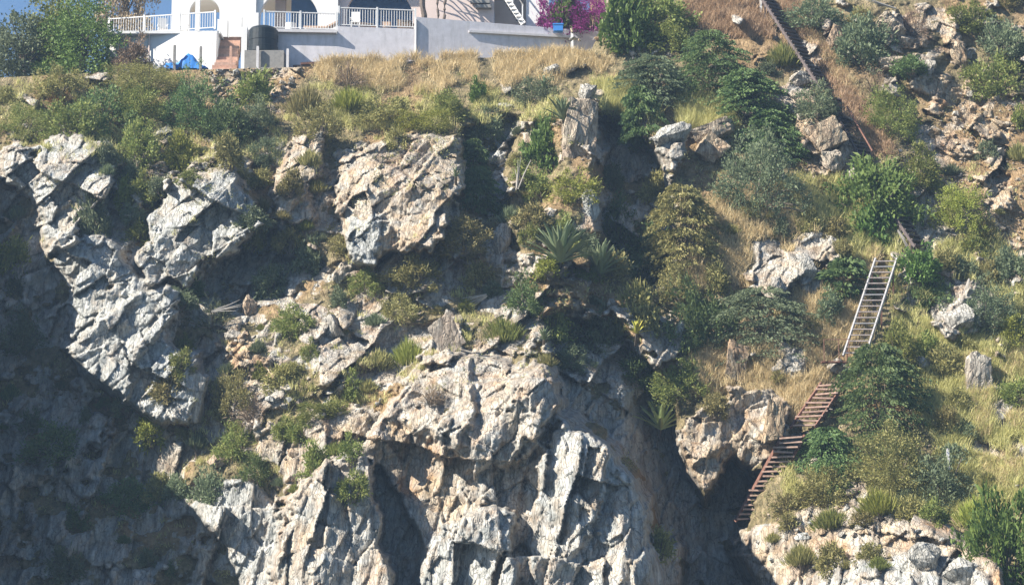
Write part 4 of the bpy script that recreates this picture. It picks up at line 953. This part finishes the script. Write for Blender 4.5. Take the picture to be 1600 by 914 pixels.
SH = [  # name, kind, material, px, py, w, h, label
 ('oleander_bush', 'bush', 'dry', 207, 80, 46, 46, 'pinkish brown bush in front of the white terrace wall'),
 ('bougainvillea', 'bush', 'magenta', 862, 22, 58, 56, 'magenta bougainvillea beside the white wall of the house'),
 ('bougainvillea', 'bush', 'magenta', 924, 14, 84, 56, 'magenta bougainvillea right of the blue box'),
 ('leafy_bush', 'leafy', 'leafy', 885, 16, 46, 56, 'dark green bush between the two magenta bougainvilleas'),
 ('leafy_bush', 'leafy', 'leafy', 975, 34, 66, 76, 'leafy green bush beside the grey post at the top'),
 ('leafy_bush', 'leafy', 'green', 1025, 22, 86, 70, 'wide green bush at the top edge right of the bougainvillea'),
 ('shrub', 'bush', 'green', 1050, 55, 60, 40, 'small green shrub above the layered shrubs'),
 ('scrub_bush', 'bush', 'olive', 230, 128, 140, 42, 'broad olive bush below the white terrace'),
 ('scrub_bush', 'bush', 'olive', 95, 128, 76, 40, 'olive bush below the dark trees at the left'),
 ('dry_bush', 'twig', 'orange', 95, 156, 44, 28, 'orange brown dry bush at the upper left'),
 ('scrub_bush', 'bush', 'green', 40, 188, 92, 52, 'green bush at the left edge above the pale outcrop'),
 ('scrub_bush', 'bush', 'green', 112, 188, 72, 56, 'green bush just above the pale knobbly outcrop'),
 ('scrub_bush', 'bush', 'layer', 165, 168, 78, 60, 'dark bush between the orange bush and the olive slope'),
 ('scrub_bush', 'bush', 'green', 222, 160, 90, 60, 'mid green bush under the broad olive bush'),
 ('scrub_bush', 'bush', 'layer', 300, 160, 90, 80, 'dark green bush right of the mid green bush'),
 ('scrub_bush', 'bush', 'green', 215, 222, 92, 80, 'large green bush right of the pale knobbly outcrop'),
 ('scrub_bush', 'bush', 'bright', 286, 238, 50, 62, 'bright green bush above the grey overhanging block'),
 ('scrub_bush', 'bush', 'layer', 350, 188, 66, 56, 'dark bush left of the rubble below the house'),
 ('scrub_bush', 'bush', 'greyg', 398, 178, 62, 42, 'grey green bush under the rubble'),
 ('hanging_bush', 'bush', 'greyg', 152, 335, 54, 92, 'tall grey green bush hanging on the left outcrop'),
 ('scrub_bush', 'bush', 'bright', 192, 298, 32, 48, 'small bright bush beside the hanging grey bush'),
 ('broom_shrub', 'broom', 'olive', 478, 152, 76, 70, 'olive broom shrub left of the bright green broom'),
 ('broom_shrub', 'broom', 'bright', 546, 152, 76, 56, 'bright green broom below the grey wall'),
 ('dry_bush', 'twig', 'dry', 545, 118, 74, 40, 'brown dry bush at the foot of the grey wall'),
 ('scrub_bush', 'bush', 'olive', 500, 190, 60, 46, 'olive bush under the two broom shrubs'),
 ('scrub_bush', 'bush', 'bright', 655, 188, 90, 34, 'low bright green bush above the blocky outcrop'),
 ('scrub_bush', 'bush', 'green', 700, 165, 56, 40, 'small green bush below the dry grass terrace'),
 ('scrub_bush', 'bush', 'leafy', 748, 142, 22, 36, 'small upright dark plant at the edge of the dry grass'),
 ('scrub_bush', 'bush', 'greyg', 758, 190, 50, 44, 'grey green bush left of the tall pillar hollow'),
 ('scrub_bush', 'bush', 'olive', 600, 172, 70, 36, 'low olive bush in the middle of the grassy ledge'),
 ('layered_shrub', 'layer', 'layer', 745, 300, 118, 120, 'dark layered shrub right of the blocky tan outcrop'),
 ('layered_shrub', 'layer', 'layer', 740, 240, 70, 70, 'dark layered shrub above the other at the tan outcrop'),
 ('scrub_bush', 'bush', 'olive', 722, 368, 84, 62, 'yellow olive bush under the dark layered shrub'),
 ('scrub_bush', 'bush', 'olive', 748, 428, 50, 48, 'small round olive bush below the yellow olive bush'),
 ('leafy_bush', 'leafy', 'leafy', 850, 225, 64, 92, 'dark leafy bush left of the tall tan pillar'),
 ('scrub_bush', 'bush', 'bright', 898, 290, 96, 54, 'yellow green bush at the foot of the tall tan pillar'),
 ('scrub_bush', 'bush', 'greyg', 835, 140, 60, 40, 'grey green bush behind the small agave'),
 ('scrub_bush', 'bush', 'olive', 650, 425, 112, 60, 'olive bush below the white patch of rock'),
 ('scrub_bush', 'bush', 'green', 572, 440, 74, 48, 'green bush left of the olive bush under the outcrop'),
 ('scrub_bush', 'bush', 'olive', 622, 480, 70, 50, 'olive bush above the bright green broom'),
 ('broom_shrub', 'broom', 'bright', 640, 545, 78, 84, 'bright yellow green broom beside the leaning slab'),
 ('broom_shrub', 'broom', 'olive', 592, 555, 66, 60, 'olive broom left of the bright yellow green broom'),
 ('broom_shrub', 'broom', 'green', 785, 512, 116, 84, 'spiky dark green shrub above the pale buttress'),
 ('dry_bush', 'twig', 'dry', 675, 612, 54, 38, 'brown twiggy bush on top of the pale buttress'),
 ('scrub_bush', 'bush', 'green', 505, 636, 84, 34, 'low green bush above the left of the buttress'),
 ('scrub_bush', 'bush', 'olive', 365, 612, 78, 72, 'olive bush below the tan rubble heap'),
 ('scrub_bush', 'bush', 'green', 372, 690, 76, 60, 'green bush with dry twigs left of the buttress'),
 ('scrub_bush', 'bush', 'layer', 400, 728, 76, 54, 'dark low bush above the cracked grey rock'),
 ('dry_bush', 'twig', 'dry', 395, 640, 80, 60, 'pinkish dry bush between two green bushes at the left'),
 ('dry_bush', 'twig', 'greyg', 335, 492, 120, 72, 'dark twiggy bush under the shaded hollow'),
 ('scrub_bush', 'bush', 'greyg', 430, 440, 92, 70, 'grey green bush right of the shaded hollow'),
 ('scrub_bush', 'bush', 'green', 455, 500, 82, 56, 'green bush right of the pinkish upright rock'),
 ('scrub_bush', 'bush', 'bright', 236, 668, 54, 48, 'bright green bush at the edge of the big shadow'),
 ('scrub_bush', 'bush', 'olive', 262, 600, 62, 52, 'olive bush in the cleft of the left grey rib'),
 ('scrub_bush', 'bush', 'greyg', 480, 400, 60, 60, 'grey green bush left of the white patch of rock'),
 ('scrub_bush', 'bush', 'olive', 455, 280, 44, 44, 'olive bush on the small broken tan outcrop'),
 ('scrub_bush', 'bush', 'greyg', 420, 235, 66, 56, 'grey green bush above the shaded cleft'),
 ('layered_shrub', 'layer', 'greyg', 1020, 118, 120, 76, 'grey green layered shrub right of the pillar top'),
 ('layered_shrub', 'layer', 'layer', 1110, 92, 130, 96, 'large layered green shrub at upper centre right'),
 ('layered_shrub', 'layer', 'layer', 1168, 150, 126, 92, 'large layered green shrub just below the topmost layered one'),
 ('layered_shrub', 'layer', 'layer', 1205, 205, 88, 76, 'layered green shrub at the lower end of the diagonal row'),
 ('layered_shrub', 'layer', 'layer', 1005, 165, 56, 70, 'small dark layered shrub above the deep shadow'),
 ('scrub_bush', 'bush', 'greyg', 1178, 270, 110, 112, 'rounded grey green shrub below the diagonal row of layered shrubs'),
 ('layered_shrub', 'layer', 'olive', 1075, 340, 120, 116, 'olive layered shrub right of the deep shadow'),
 ('layered_shrub', 'layer', 'greyg', 1188, 490, 146, 96, 'wide grey layered shrub in the dry grass'),
 ('scrub_bush', 'bush', 'layer', 1095, 500, 84, 80, 'dark bush left of the wide grey layered shrub'),
 ('scrub_bush', 'bush', 'olive', 1060, 445, 64, 50, 'olive bush below the olive layered shrub'),
 ('scrub_bush', 'bush', 'greyg', 940, 510, 96, 84, 'dull bush left of the yellow agave'),
 ('scrub_bush', 'bush', 'olive', 1000, 478, 48, 62, 'pale olive bush just above the yellow agave'),
 ('scrub_bush', 'bush', 'green', 860, 500, 84, 74, 'dark green bush above the central shadow'),
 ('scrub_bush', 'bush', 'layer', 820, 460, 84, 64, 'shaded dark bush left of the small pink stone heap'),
 ('scrub_bush', 'bush', 'green', 1062, 594, 66, 44, 'green bush above the lower agave'),
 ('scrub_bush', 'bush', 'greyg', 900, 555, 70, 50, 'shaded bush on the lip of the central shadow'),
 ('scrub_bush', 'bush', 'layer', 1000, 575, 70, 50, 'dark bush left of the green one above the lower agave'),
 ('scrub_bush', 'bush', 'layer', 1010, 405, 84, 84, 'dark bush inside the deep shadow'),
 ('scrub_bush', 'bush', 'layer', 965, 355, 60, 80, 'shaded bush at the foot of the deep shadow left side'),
 ('scrub_bush', 'bush', 'bright', 860, 412, 60, 34, 'bright grassy bush at the foot of the big agaves'),
 ('broom_shrub', 'broom', 'green', 1222, 82, 60, 58, 'green broom beside the dark upper stairs'),
 ('scrub_bush', 'bush', 'greyg', 1272, 22, 74, 46, 'grey green bush right of the head of the upper stairs'),
 ('scrub_bush', 'bush', 'greyg', 1350, 66, 76, 72, 'grey green bush right of the upright flat tan rock'),
 ('scrub_bush', 'bush', 'greyg', 1274, 158, 66, 46, 'grey green bush below the white boulder by the stairs'),
 ('scrub_bush', 'bush', 'green', 1392, 178, 120, 100, 'large green bush right of the shaded stairs'),
 ('dry_bush', 'twig', 'dry', 1370, 128, 84, 50, 'purplish dry bush above the large green bush by the stairs'),
 ('dry_bush', 'twig', 'dry', 1428, 34, 72, 76, 'brown dry bush at the top right crag'),
 ('scrub_bush', 'bush', 'green', 1518, 28, 84, 62, 'green bush at the top right edge'),
 ('scrub_bush', 'bush', 'greyg', 1568, 62, 84, 80, 'pale grey green bush in the upper right corner'),
 ('scrub_bush', 'bush', 'green', 1556, 122, 100, 84, 'green bush at the head of the scree at the right edge'),
 ('scrub_bush', 'bush', 'layer', 1425, 96, 56, 36, 'dark bush under the rounded tan block at top right'),
 ('leafy_bush', 'leafy', 'leafy', 1372, 296, 104, 100, 'leafy bush hiding the stairs above the short dark flight'),
 ('scrub_bush', 'bush', 'green', 1440, 262, 84, 70, 'green bush right of the leafy bush that hides the stairs'),
 ('scrub_bush', 'bush', 'bright', 1492, 322, 116, 84, 'yellow green bush at the foot of the scree'),
 ('leafy_bush', 'leafy', 'leafy', 1366, 350, 54, 60, 'small leafy bush directly above the ladder stairs'),
 ('leafy_bush', 'leafy', 'leafy', 1432, 412, 72, 56, 'leafy bush at the right of the ladder stairs top'),
 ('scrub_bush', 'bush', 'layer', 1450, 460, 84, 66, 'dark shaded bush right of the ladder stairs'),
 ('layered_shrub', 'layer', 'layer', 1322, 428, 84, 60, 'layered green shrub left of the ladder stairs'),
 ('scrub_bush', 'bush', 'greyg', 1545, 480, 90, 66, 'grey green bush right of the tan and grey rock mass'),
 ('layered_shrub', 'layer', 'layer', 1378, 605, 150, 150, 'biggest layered green shrub, right of the plank steps'),
 ('layered_shrub', 'layer', 'layer', 1296, 706, 108, 84, 'layered green shrub overhanging the lower plank steps'),
 ('scrub_bush', 'bush', 'olive', 1400, 715, 112, 84, 'olive brown bush below the biggest layered shrub'),
 ('scrub_bush', 'bush', 'greyg', 1470, 752, 84, 66, 'grey bush right of the olive brown bush'),
 ('scrub_bush', 'bush', 'olive', 1285, 762, 84, 52, 'olive bush under the shrub that overhangs the plank steps'),
 ('broom_shrub', 'broom', 'bright', 1375, 780, 70, 60, 'bright broom tuft above the bottom right rocks'),
 ('broom_shrub', 'broom', 'green', 1300, 805, 74, 54, 'green broom tuft at the top of the bottom right rocks'),
 ('broom_shrub', 'broom', 'olive', 1252, 860, 60, 50, 'olive broom tuft in the bottom right rocks'),
 ('leafy_bush', 'leafy', 'leafy', 1572, 850, 104, 150, 'bright leafy bush in the bottom right corner'),
 ('broom_shrub', 'broom', 'bright', 1525, 795, 84, 70, 'yellow green broom above the bright leafy corner bush'),
 ('scrub_bush', 'bush', 'bright', 1580, 512, 60, 44, 'yellow green bush at the right edge in the grass'),
 ('scrub_bush', 'bush', 'green', 1585, 610, 56, 36, 'green bush right of the knobbly rock column'),
 ('scrub_bush', 'bush', 'green', 1400, 540, 66, 60, 'green bush on the right side of the ladder stairs foot'),
 ('scrub_bush', 'bush', 'olive', 1030, 850, 44, 36, 'small olive bush on the right shoulder of the pale buttress'),
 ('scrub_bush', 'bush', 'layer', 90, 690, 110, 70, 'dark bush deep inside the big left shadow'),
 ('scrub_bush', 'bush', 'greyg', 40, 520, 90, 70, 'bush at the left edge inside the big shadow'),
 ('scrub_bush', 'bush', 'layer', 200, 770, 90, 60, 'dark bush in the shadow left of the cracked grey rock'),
]
for (nm, kd, mt, a, b, w_, h_, lab) in SH:
    if (a < 960 and b > 200) or (a > 1380 and b < 480): w_ *= .74; h_ *= .72
    plant(nm, kd, mt, a, b, w_, h_, lab, 'bush', P=W(a, b + h_ * .5, 24.7 if a > 870 else 24.9) if b < 40 and 840 < a < 945 else None)
# agaves: each leaf a part
def agave_leaf(mat):
    mb = MB(); prof = [(0, .05, .030), (.18, .060, .028), (.45, .065, .022), (.75, .042, .014), (1.0, .004, .003)]
    for k, (t, w_, th) in enumerate(prof):
        z = .10 * math.sin(t * 2.2) - .03 * t; mb.v += [(t, -w_, z + .018), (t, 0, z - th), (t, w_, z + .018), (t, 0, z + .004)]
    for k in range(len(prof) - 1):
        for q in range(4):
            a, b = k * 4 + q, k * 4 + (q + 1) % 4; mb.f.append((a, b, b + 4, a + 4))
    me = bpy.data.meshes.new('leaf'); me.from_pydata(mb.v, [], mb.f); me.materials.append(M[mat]); me.update(); return me
al, aly, all_ = agave_leaf('agave'), agave_leaf('agave_y'), agave_leaf('agave_l')
for (a, b, w_, h_, me, n, lab) in ((880, 172, 70, 54, al, 30, 'agave on top of the rock beside the tall tan pillar'), (850, 130, 26, 36, al, 16, 'small agave by the grey boulder at the dry grass'), (876, 378, 116, 110, al, 44, 'largest agave in the centre, left of its smaller twin'),
                                 (938, 400, 92, 96, al, 34, 'second agave right of the largest agave'), (995, 508, 34, 46, aly, 13, 'yellow agave among dark bushes'), (968, 510, 46, 54, al, 18, 'green agave touching the yellow agave'), (1032, 648, 84, 80, all_, 38, 'pale green agave above the dark gully'),
                                 (850, 520, 40, 40, al, 16, 'small agave in the shaded scrub'), (712, 268, 24, 30, al, 12, 'tiny agave at the right edge of the blocky tan outcrop')):
    p = at(a, b + h_ * .28); s = ppm(p); L0 = max(w_, h_) / s * .60
    q_ = W(a, b + h_ * .28, p[1] - (1.9 if me is all_ else 1.2 if me is aly else 1.0)); o = empty('agave', q_); tag(o, lab, 'agave')
    for k in range(n):
        el = R(8 + 74 * (k / n) ** .8); az = k * 2.39996 + rp.uniform(-.2, .2); L = L0 * rp.uniform(.85, 1.1) * (1 - .12 * (k / n))
        l = link(bpy.data.objects.new('leaf', me), o); l.rotation_euler = Matrix.Rotation(az, 3, 'Z').to_4x4().to_3x3().__matmul__(Matrix.Rotation(-el, 3, 'Y')).to_euler(); l.scale = (L, L * 1.1 + .25, L)
    MB().tube([(.0, 1.3, -.35), (0, .3, -.12), (0, 0, .02)], [.05, .06, .05], 8).build('stalk', M['stem'], o)
# bare branches
for (a, b, da, db, lab) in ((1395, 20, -60, -14, 'bleached bare branch leaning left at the top right bush'), (1366, 300, 22, 36, 'pale bare branch in front of the leafy bush above the ladder stairs'), (1400, 365, 22, 30, 'pale bare branch just above the ladder stairs'), (760, 465, -40, 14, 'bleached fallen branches above the leaning slab'), (1510, 440, -12, 46, 'bleached bare branches right of the ladder stairs'), (335, 490, 50, -8, 'bleached twigs in the dark twiggy bush'), (808, 300, 10, -50, 'bare grey stems beside the dark layered shrub')):
    p = at(a, b); s = ppm(p); o = empty('bare_branch', (p[0], p[1] - .7, p[2])); tag(o, lab, 'branch'); g = random.Random(a)
    e = Vector((da / s, -.1, -db / s)); 
    for k in range(5):
        off = Vector((g.uniform(-.25, .25), g.uniform(-.2, .2), g.uniform(-.2, .2))); m = e * .5 + off * .8; t = e * g.uniform(.8, 1.1) + off * 1.6
        MB().tube([off * .2, m, t], [.035, .025, .008], 5).build('branch', M['bare'], o)
# small scrub between the named bushes
fill = []; taken = [(570, 270, 60), (660, 270, 62), (610, 350, 60), (95, 270, 62), (310, 340, 62), (170, 470, 60)] + [(s[3], s[4], max(s[5], s[6]) * .42) for s in SH] + [(b_[0], b_[1], max(b_[2], b_[3]) * .55) for b_ in BOULD] + [(1340 + k * 12, 555 - k * 38, 34) for k in range(5)] + [(1166 + k * 20, 812 - k * 38, 40) for k in range(7)] + [(1194 + k * 24, k * 36, 32) for k in range(8)]
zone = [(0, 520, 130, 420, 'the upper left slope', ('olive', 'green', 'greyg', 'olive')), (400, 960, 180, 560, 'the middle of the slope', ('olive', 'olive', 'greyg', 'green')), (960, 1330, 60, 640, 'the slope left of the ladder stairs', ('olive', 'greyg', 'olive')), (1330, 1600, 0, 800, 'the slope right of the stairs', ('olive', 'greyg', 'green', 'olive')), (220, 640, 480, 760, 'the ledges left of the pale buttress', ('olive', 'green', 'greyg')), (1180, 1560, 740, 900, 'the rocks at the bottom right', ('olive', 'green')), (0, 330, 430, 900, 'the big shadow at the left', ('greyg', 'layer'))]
cnt = [22, 30, 20, 26, 22, 10, 16]
for (x0, x1, y0, y1, zn, mts), n in zip(zone, cnt):
    made = 0
    for _ in range(900):
        if made >= n: break
        a, b = rp.uniform(x0, x1), rp.uniform(y0, y1)
        if b < np.interp(a, KPX, KPY) + 22 or (rockat(a, b) > .45 and rp.random() > .10): continue
        s = rp.uniform(20, 46)
        if any((a - u) ** 2 + (b - v) ** 2 < (w_ * .9 + s * .3) ** 2 for u, v, w_ in taken): continue
        taken.append((a, b, s * .4)); made += 1
        kd = 'bush' if rp.random() < .72 else 'broom'; mt = mts[rp.integers(len(mts))]
        cw = {'olive': 'olive', 'green': 'green', 'greyg': 'grey green', 'layer': 'dark'}[mt]
        plant('low_scrub_bush' if kd == 'bush' else 'scrub_tuft', kd, mt, a, b, s, s * rp.uniform(.65, 1.0), ('small %s bush on %s' if kd == 'bush' else 'small %s upright tuft on %s') % (cw, zn), 'bush', 'small %s scrub on %s' % (cw, zn))
# ------------------------------------------------------------------ grass
GV = {k: [] for k in ('straw', 'straw_g', 'rust_g')}
def blades(P, hgt, wid, g, lean=.35):
    n = len(P); d = g.normal(0, lean, (n, 3)); d[:, 2] = 1; d[:, 1] -= .15; d = unit(d); s = unit(np.cross(d, unit(g.normal(size=(n, 3))))) * np.reshape(wid, (-1, 1)) / 2
    h = np.reshape(hgt, (-1, 1)); m = P + d * h * .6; t = P + d * h + np.stack([d[:, 0], d[:, 1], -.3 * np.abs(d[:, 0])], -1) * h * .35
    return np.stack([P - s, P + s, m + s * .7, t, t, m - s * .7], 1)
def grass(kind, poly, n, h0, h1, patch=.5, minrock=.5):
    c = in_poly(poly, n); nz = fbm(c[:, 0] / 38, c[:, 1] / 30, 131, 3); keep = (nz > patch * .95) & (rockat(c[:, 0], c[:, 1]) < minrock); c = c[keep]
    q = 16; P = np.repeat(at(c[:, 0], c[:, 1]), q, 0) + rs.normal(0, .10, (len(c) * q, 3)) * np.array([1, .8, .5]); P[:, 2] -= .05
    tuft = np.repeat(rs.uniform(.65, 1.25, len(c)), q); hh = rs.uniform(h0, h1, len(P)) * tuft
    GV[kind].append(blades(P, hh, rs.uniform(.012, .028, len(P)), rs))
grass('straw', [(490, 96), (650, 90), (890, 80), (960, 100), (930, 122), (850, 135), (700, 148), (590, 150), (560, 130), (500, 128)], 3000, .22, .62, .40)
grass('straw_g', [(420, 130), (600, 140), (860, 140), (900, 180), (740, 205), (520, 205), (430, 190)], 1700, .2, .45, .42)
grass('straw_g', [(925, 130), (1010, 135), (1030, 195), (945, 190)], 700, .4, .8, .2)
grass('straw_g', [(1060, 150), (1150, 165), (1150, 215), (1060, 205)], 600, .4, .8, .2)
grass('straw', [(1080, 330), (1130, 300), (1260, 290), (1290, 400), (1240, 470), (1130, 440), (1060, 470), (1080, 400)], 1700, .25, .55, .28)
grass('straw_g', [(1210, 280), (1330, 280), (1400, 390), (1350, 420), (1260, 380)], 1100, .3, .6, .3)
grass('straw', [(1210, 470), (1300, 440), (1375, 380), (1340, 540), (1260, 560), (1230, 530)], 1100, .3, .6, .25)
grass('straw', [(1060, 540), (1180, 530), (1300, 560), (1290, 610), (1240, 670), (1200, 620), (1080, 620)], 1400, .3, .6, .2)
grass('straw_g', [(1410, 540), (1620, 520), (1620, 800), (1560, 800), (1480, 720), (1430, 640)], 3400, .25, .55, .15)
grass('straw', [(1500, 560), (1620, 540), (1620, 780), (1540, 760)], 1300, .25, .5, .4)
grass('straw_g', [(1220, 720), (1540, 720), (1560, 820), (1400, 800), (1230, 790)], 1200, .25, .5, .35)
grass('rust_g', [(1210, -10), (1240, 0), (1400, 240), (1350, 250), (1290, 130)], 1200, .2, .45, .2)
grass('rust_g', [(1060, 0), (1190, 0), (1210, 60), (1140, 60), (1080, 40)], 700, .3, .55, .2)
grass('straw', [(1240, 30), (1290, 60), (1360, 170), (1300, 120)], 400, .2, .4, .2)
grass('straw_g', [(240, 570), (640, 440), (800, 400), (800, 480), (600, 640), (400, 760), (270, 770)], 1900, .15, .4, .45)
grass('straw_g', [(0, 125), (330, 118), (470, 180), (440, 260), (200, 250), (0, 225)], 1400, .15, .35, .42)
grass('straw_g', [(1380, 250), (1500, 300), (1600, 420), (1620, 520), (1400, 540), (1380, 380)], 2200, .2, .5, .25, .6)
grass('straw_g', [(0, 200), (1600, 200), (1600, 900), (0, 900)], 3200, .12, .32, .47, .4)
for k, nm, lab in (('straw', 'dry_grass', 'dry straw coloured grass on the terrace and slopes'), ('straw_g', 'green_grass', 'greenish yellow grass over the slopes'), ('rust_g', 'rusty_grass', 'reddish dry grass beside the upper stairs')):
    B_ = np.concatenate(GV[k]); n = len(B_); Vv = B_[:, [0, 1, 2, 3, 5]].reshape(-1, 3); i = np.arange(n)[:, None] * 5
    me = bpy.data.meshes.new(nm); tri = np.concatenate([i + np.array([[0, 1, 2]]), i + np.array([[0, 2, 4]]), i + np.array([[4, 2, 3]])]).astype(np.int32)
    o = link(bpy.data.objects.new(nm, np_mesh(nm, Vv, tri, M[k]))); tag(o, lab, 'grass', kind='stuff')
# creeping ground cover
c = np.stack([rs.uniform(-20, 1620, 16000), rs.uniform(110, 940, 16000)], -1); nz = fbm(c[:, 0] / 46 + 9, c[:, 1] / 36, 151, 4)
c = c[(nz > .45) & (rockat(c[:, 0], c[:, 1]) < .55) & (c[:, 1] > np.interp(c[:, 0], KPX, KPY) + 6)]
q = 12; P = np.repeat(at(c[:, 0], c[:, 1]), q, 0) + rs.normal(0, .11, (len(c) * q, 3)); Vv, Ff = leaf_quads(P, rs.normal(0, 1, P.shape) + np.array([0, -.4, .7]), rs.uniform(.06, .13, len(P)), rs.uniform(.025, .05, len(P)), rs)
o = link(bpy.data.objects.new('ground_cover', np_mesh('ground_cover', Vv, Ff, M['scrub']))); tag(o, 'low creeping scrub covering the soil between rocks', 'ground cover', kind='stuff')
scene.cycles.max_bounces = 5; scene.cycles.diffuse_bounces = 1; scene.cycles.glossy_bounces = 2; scene.cycles.transmission_bounces = 3
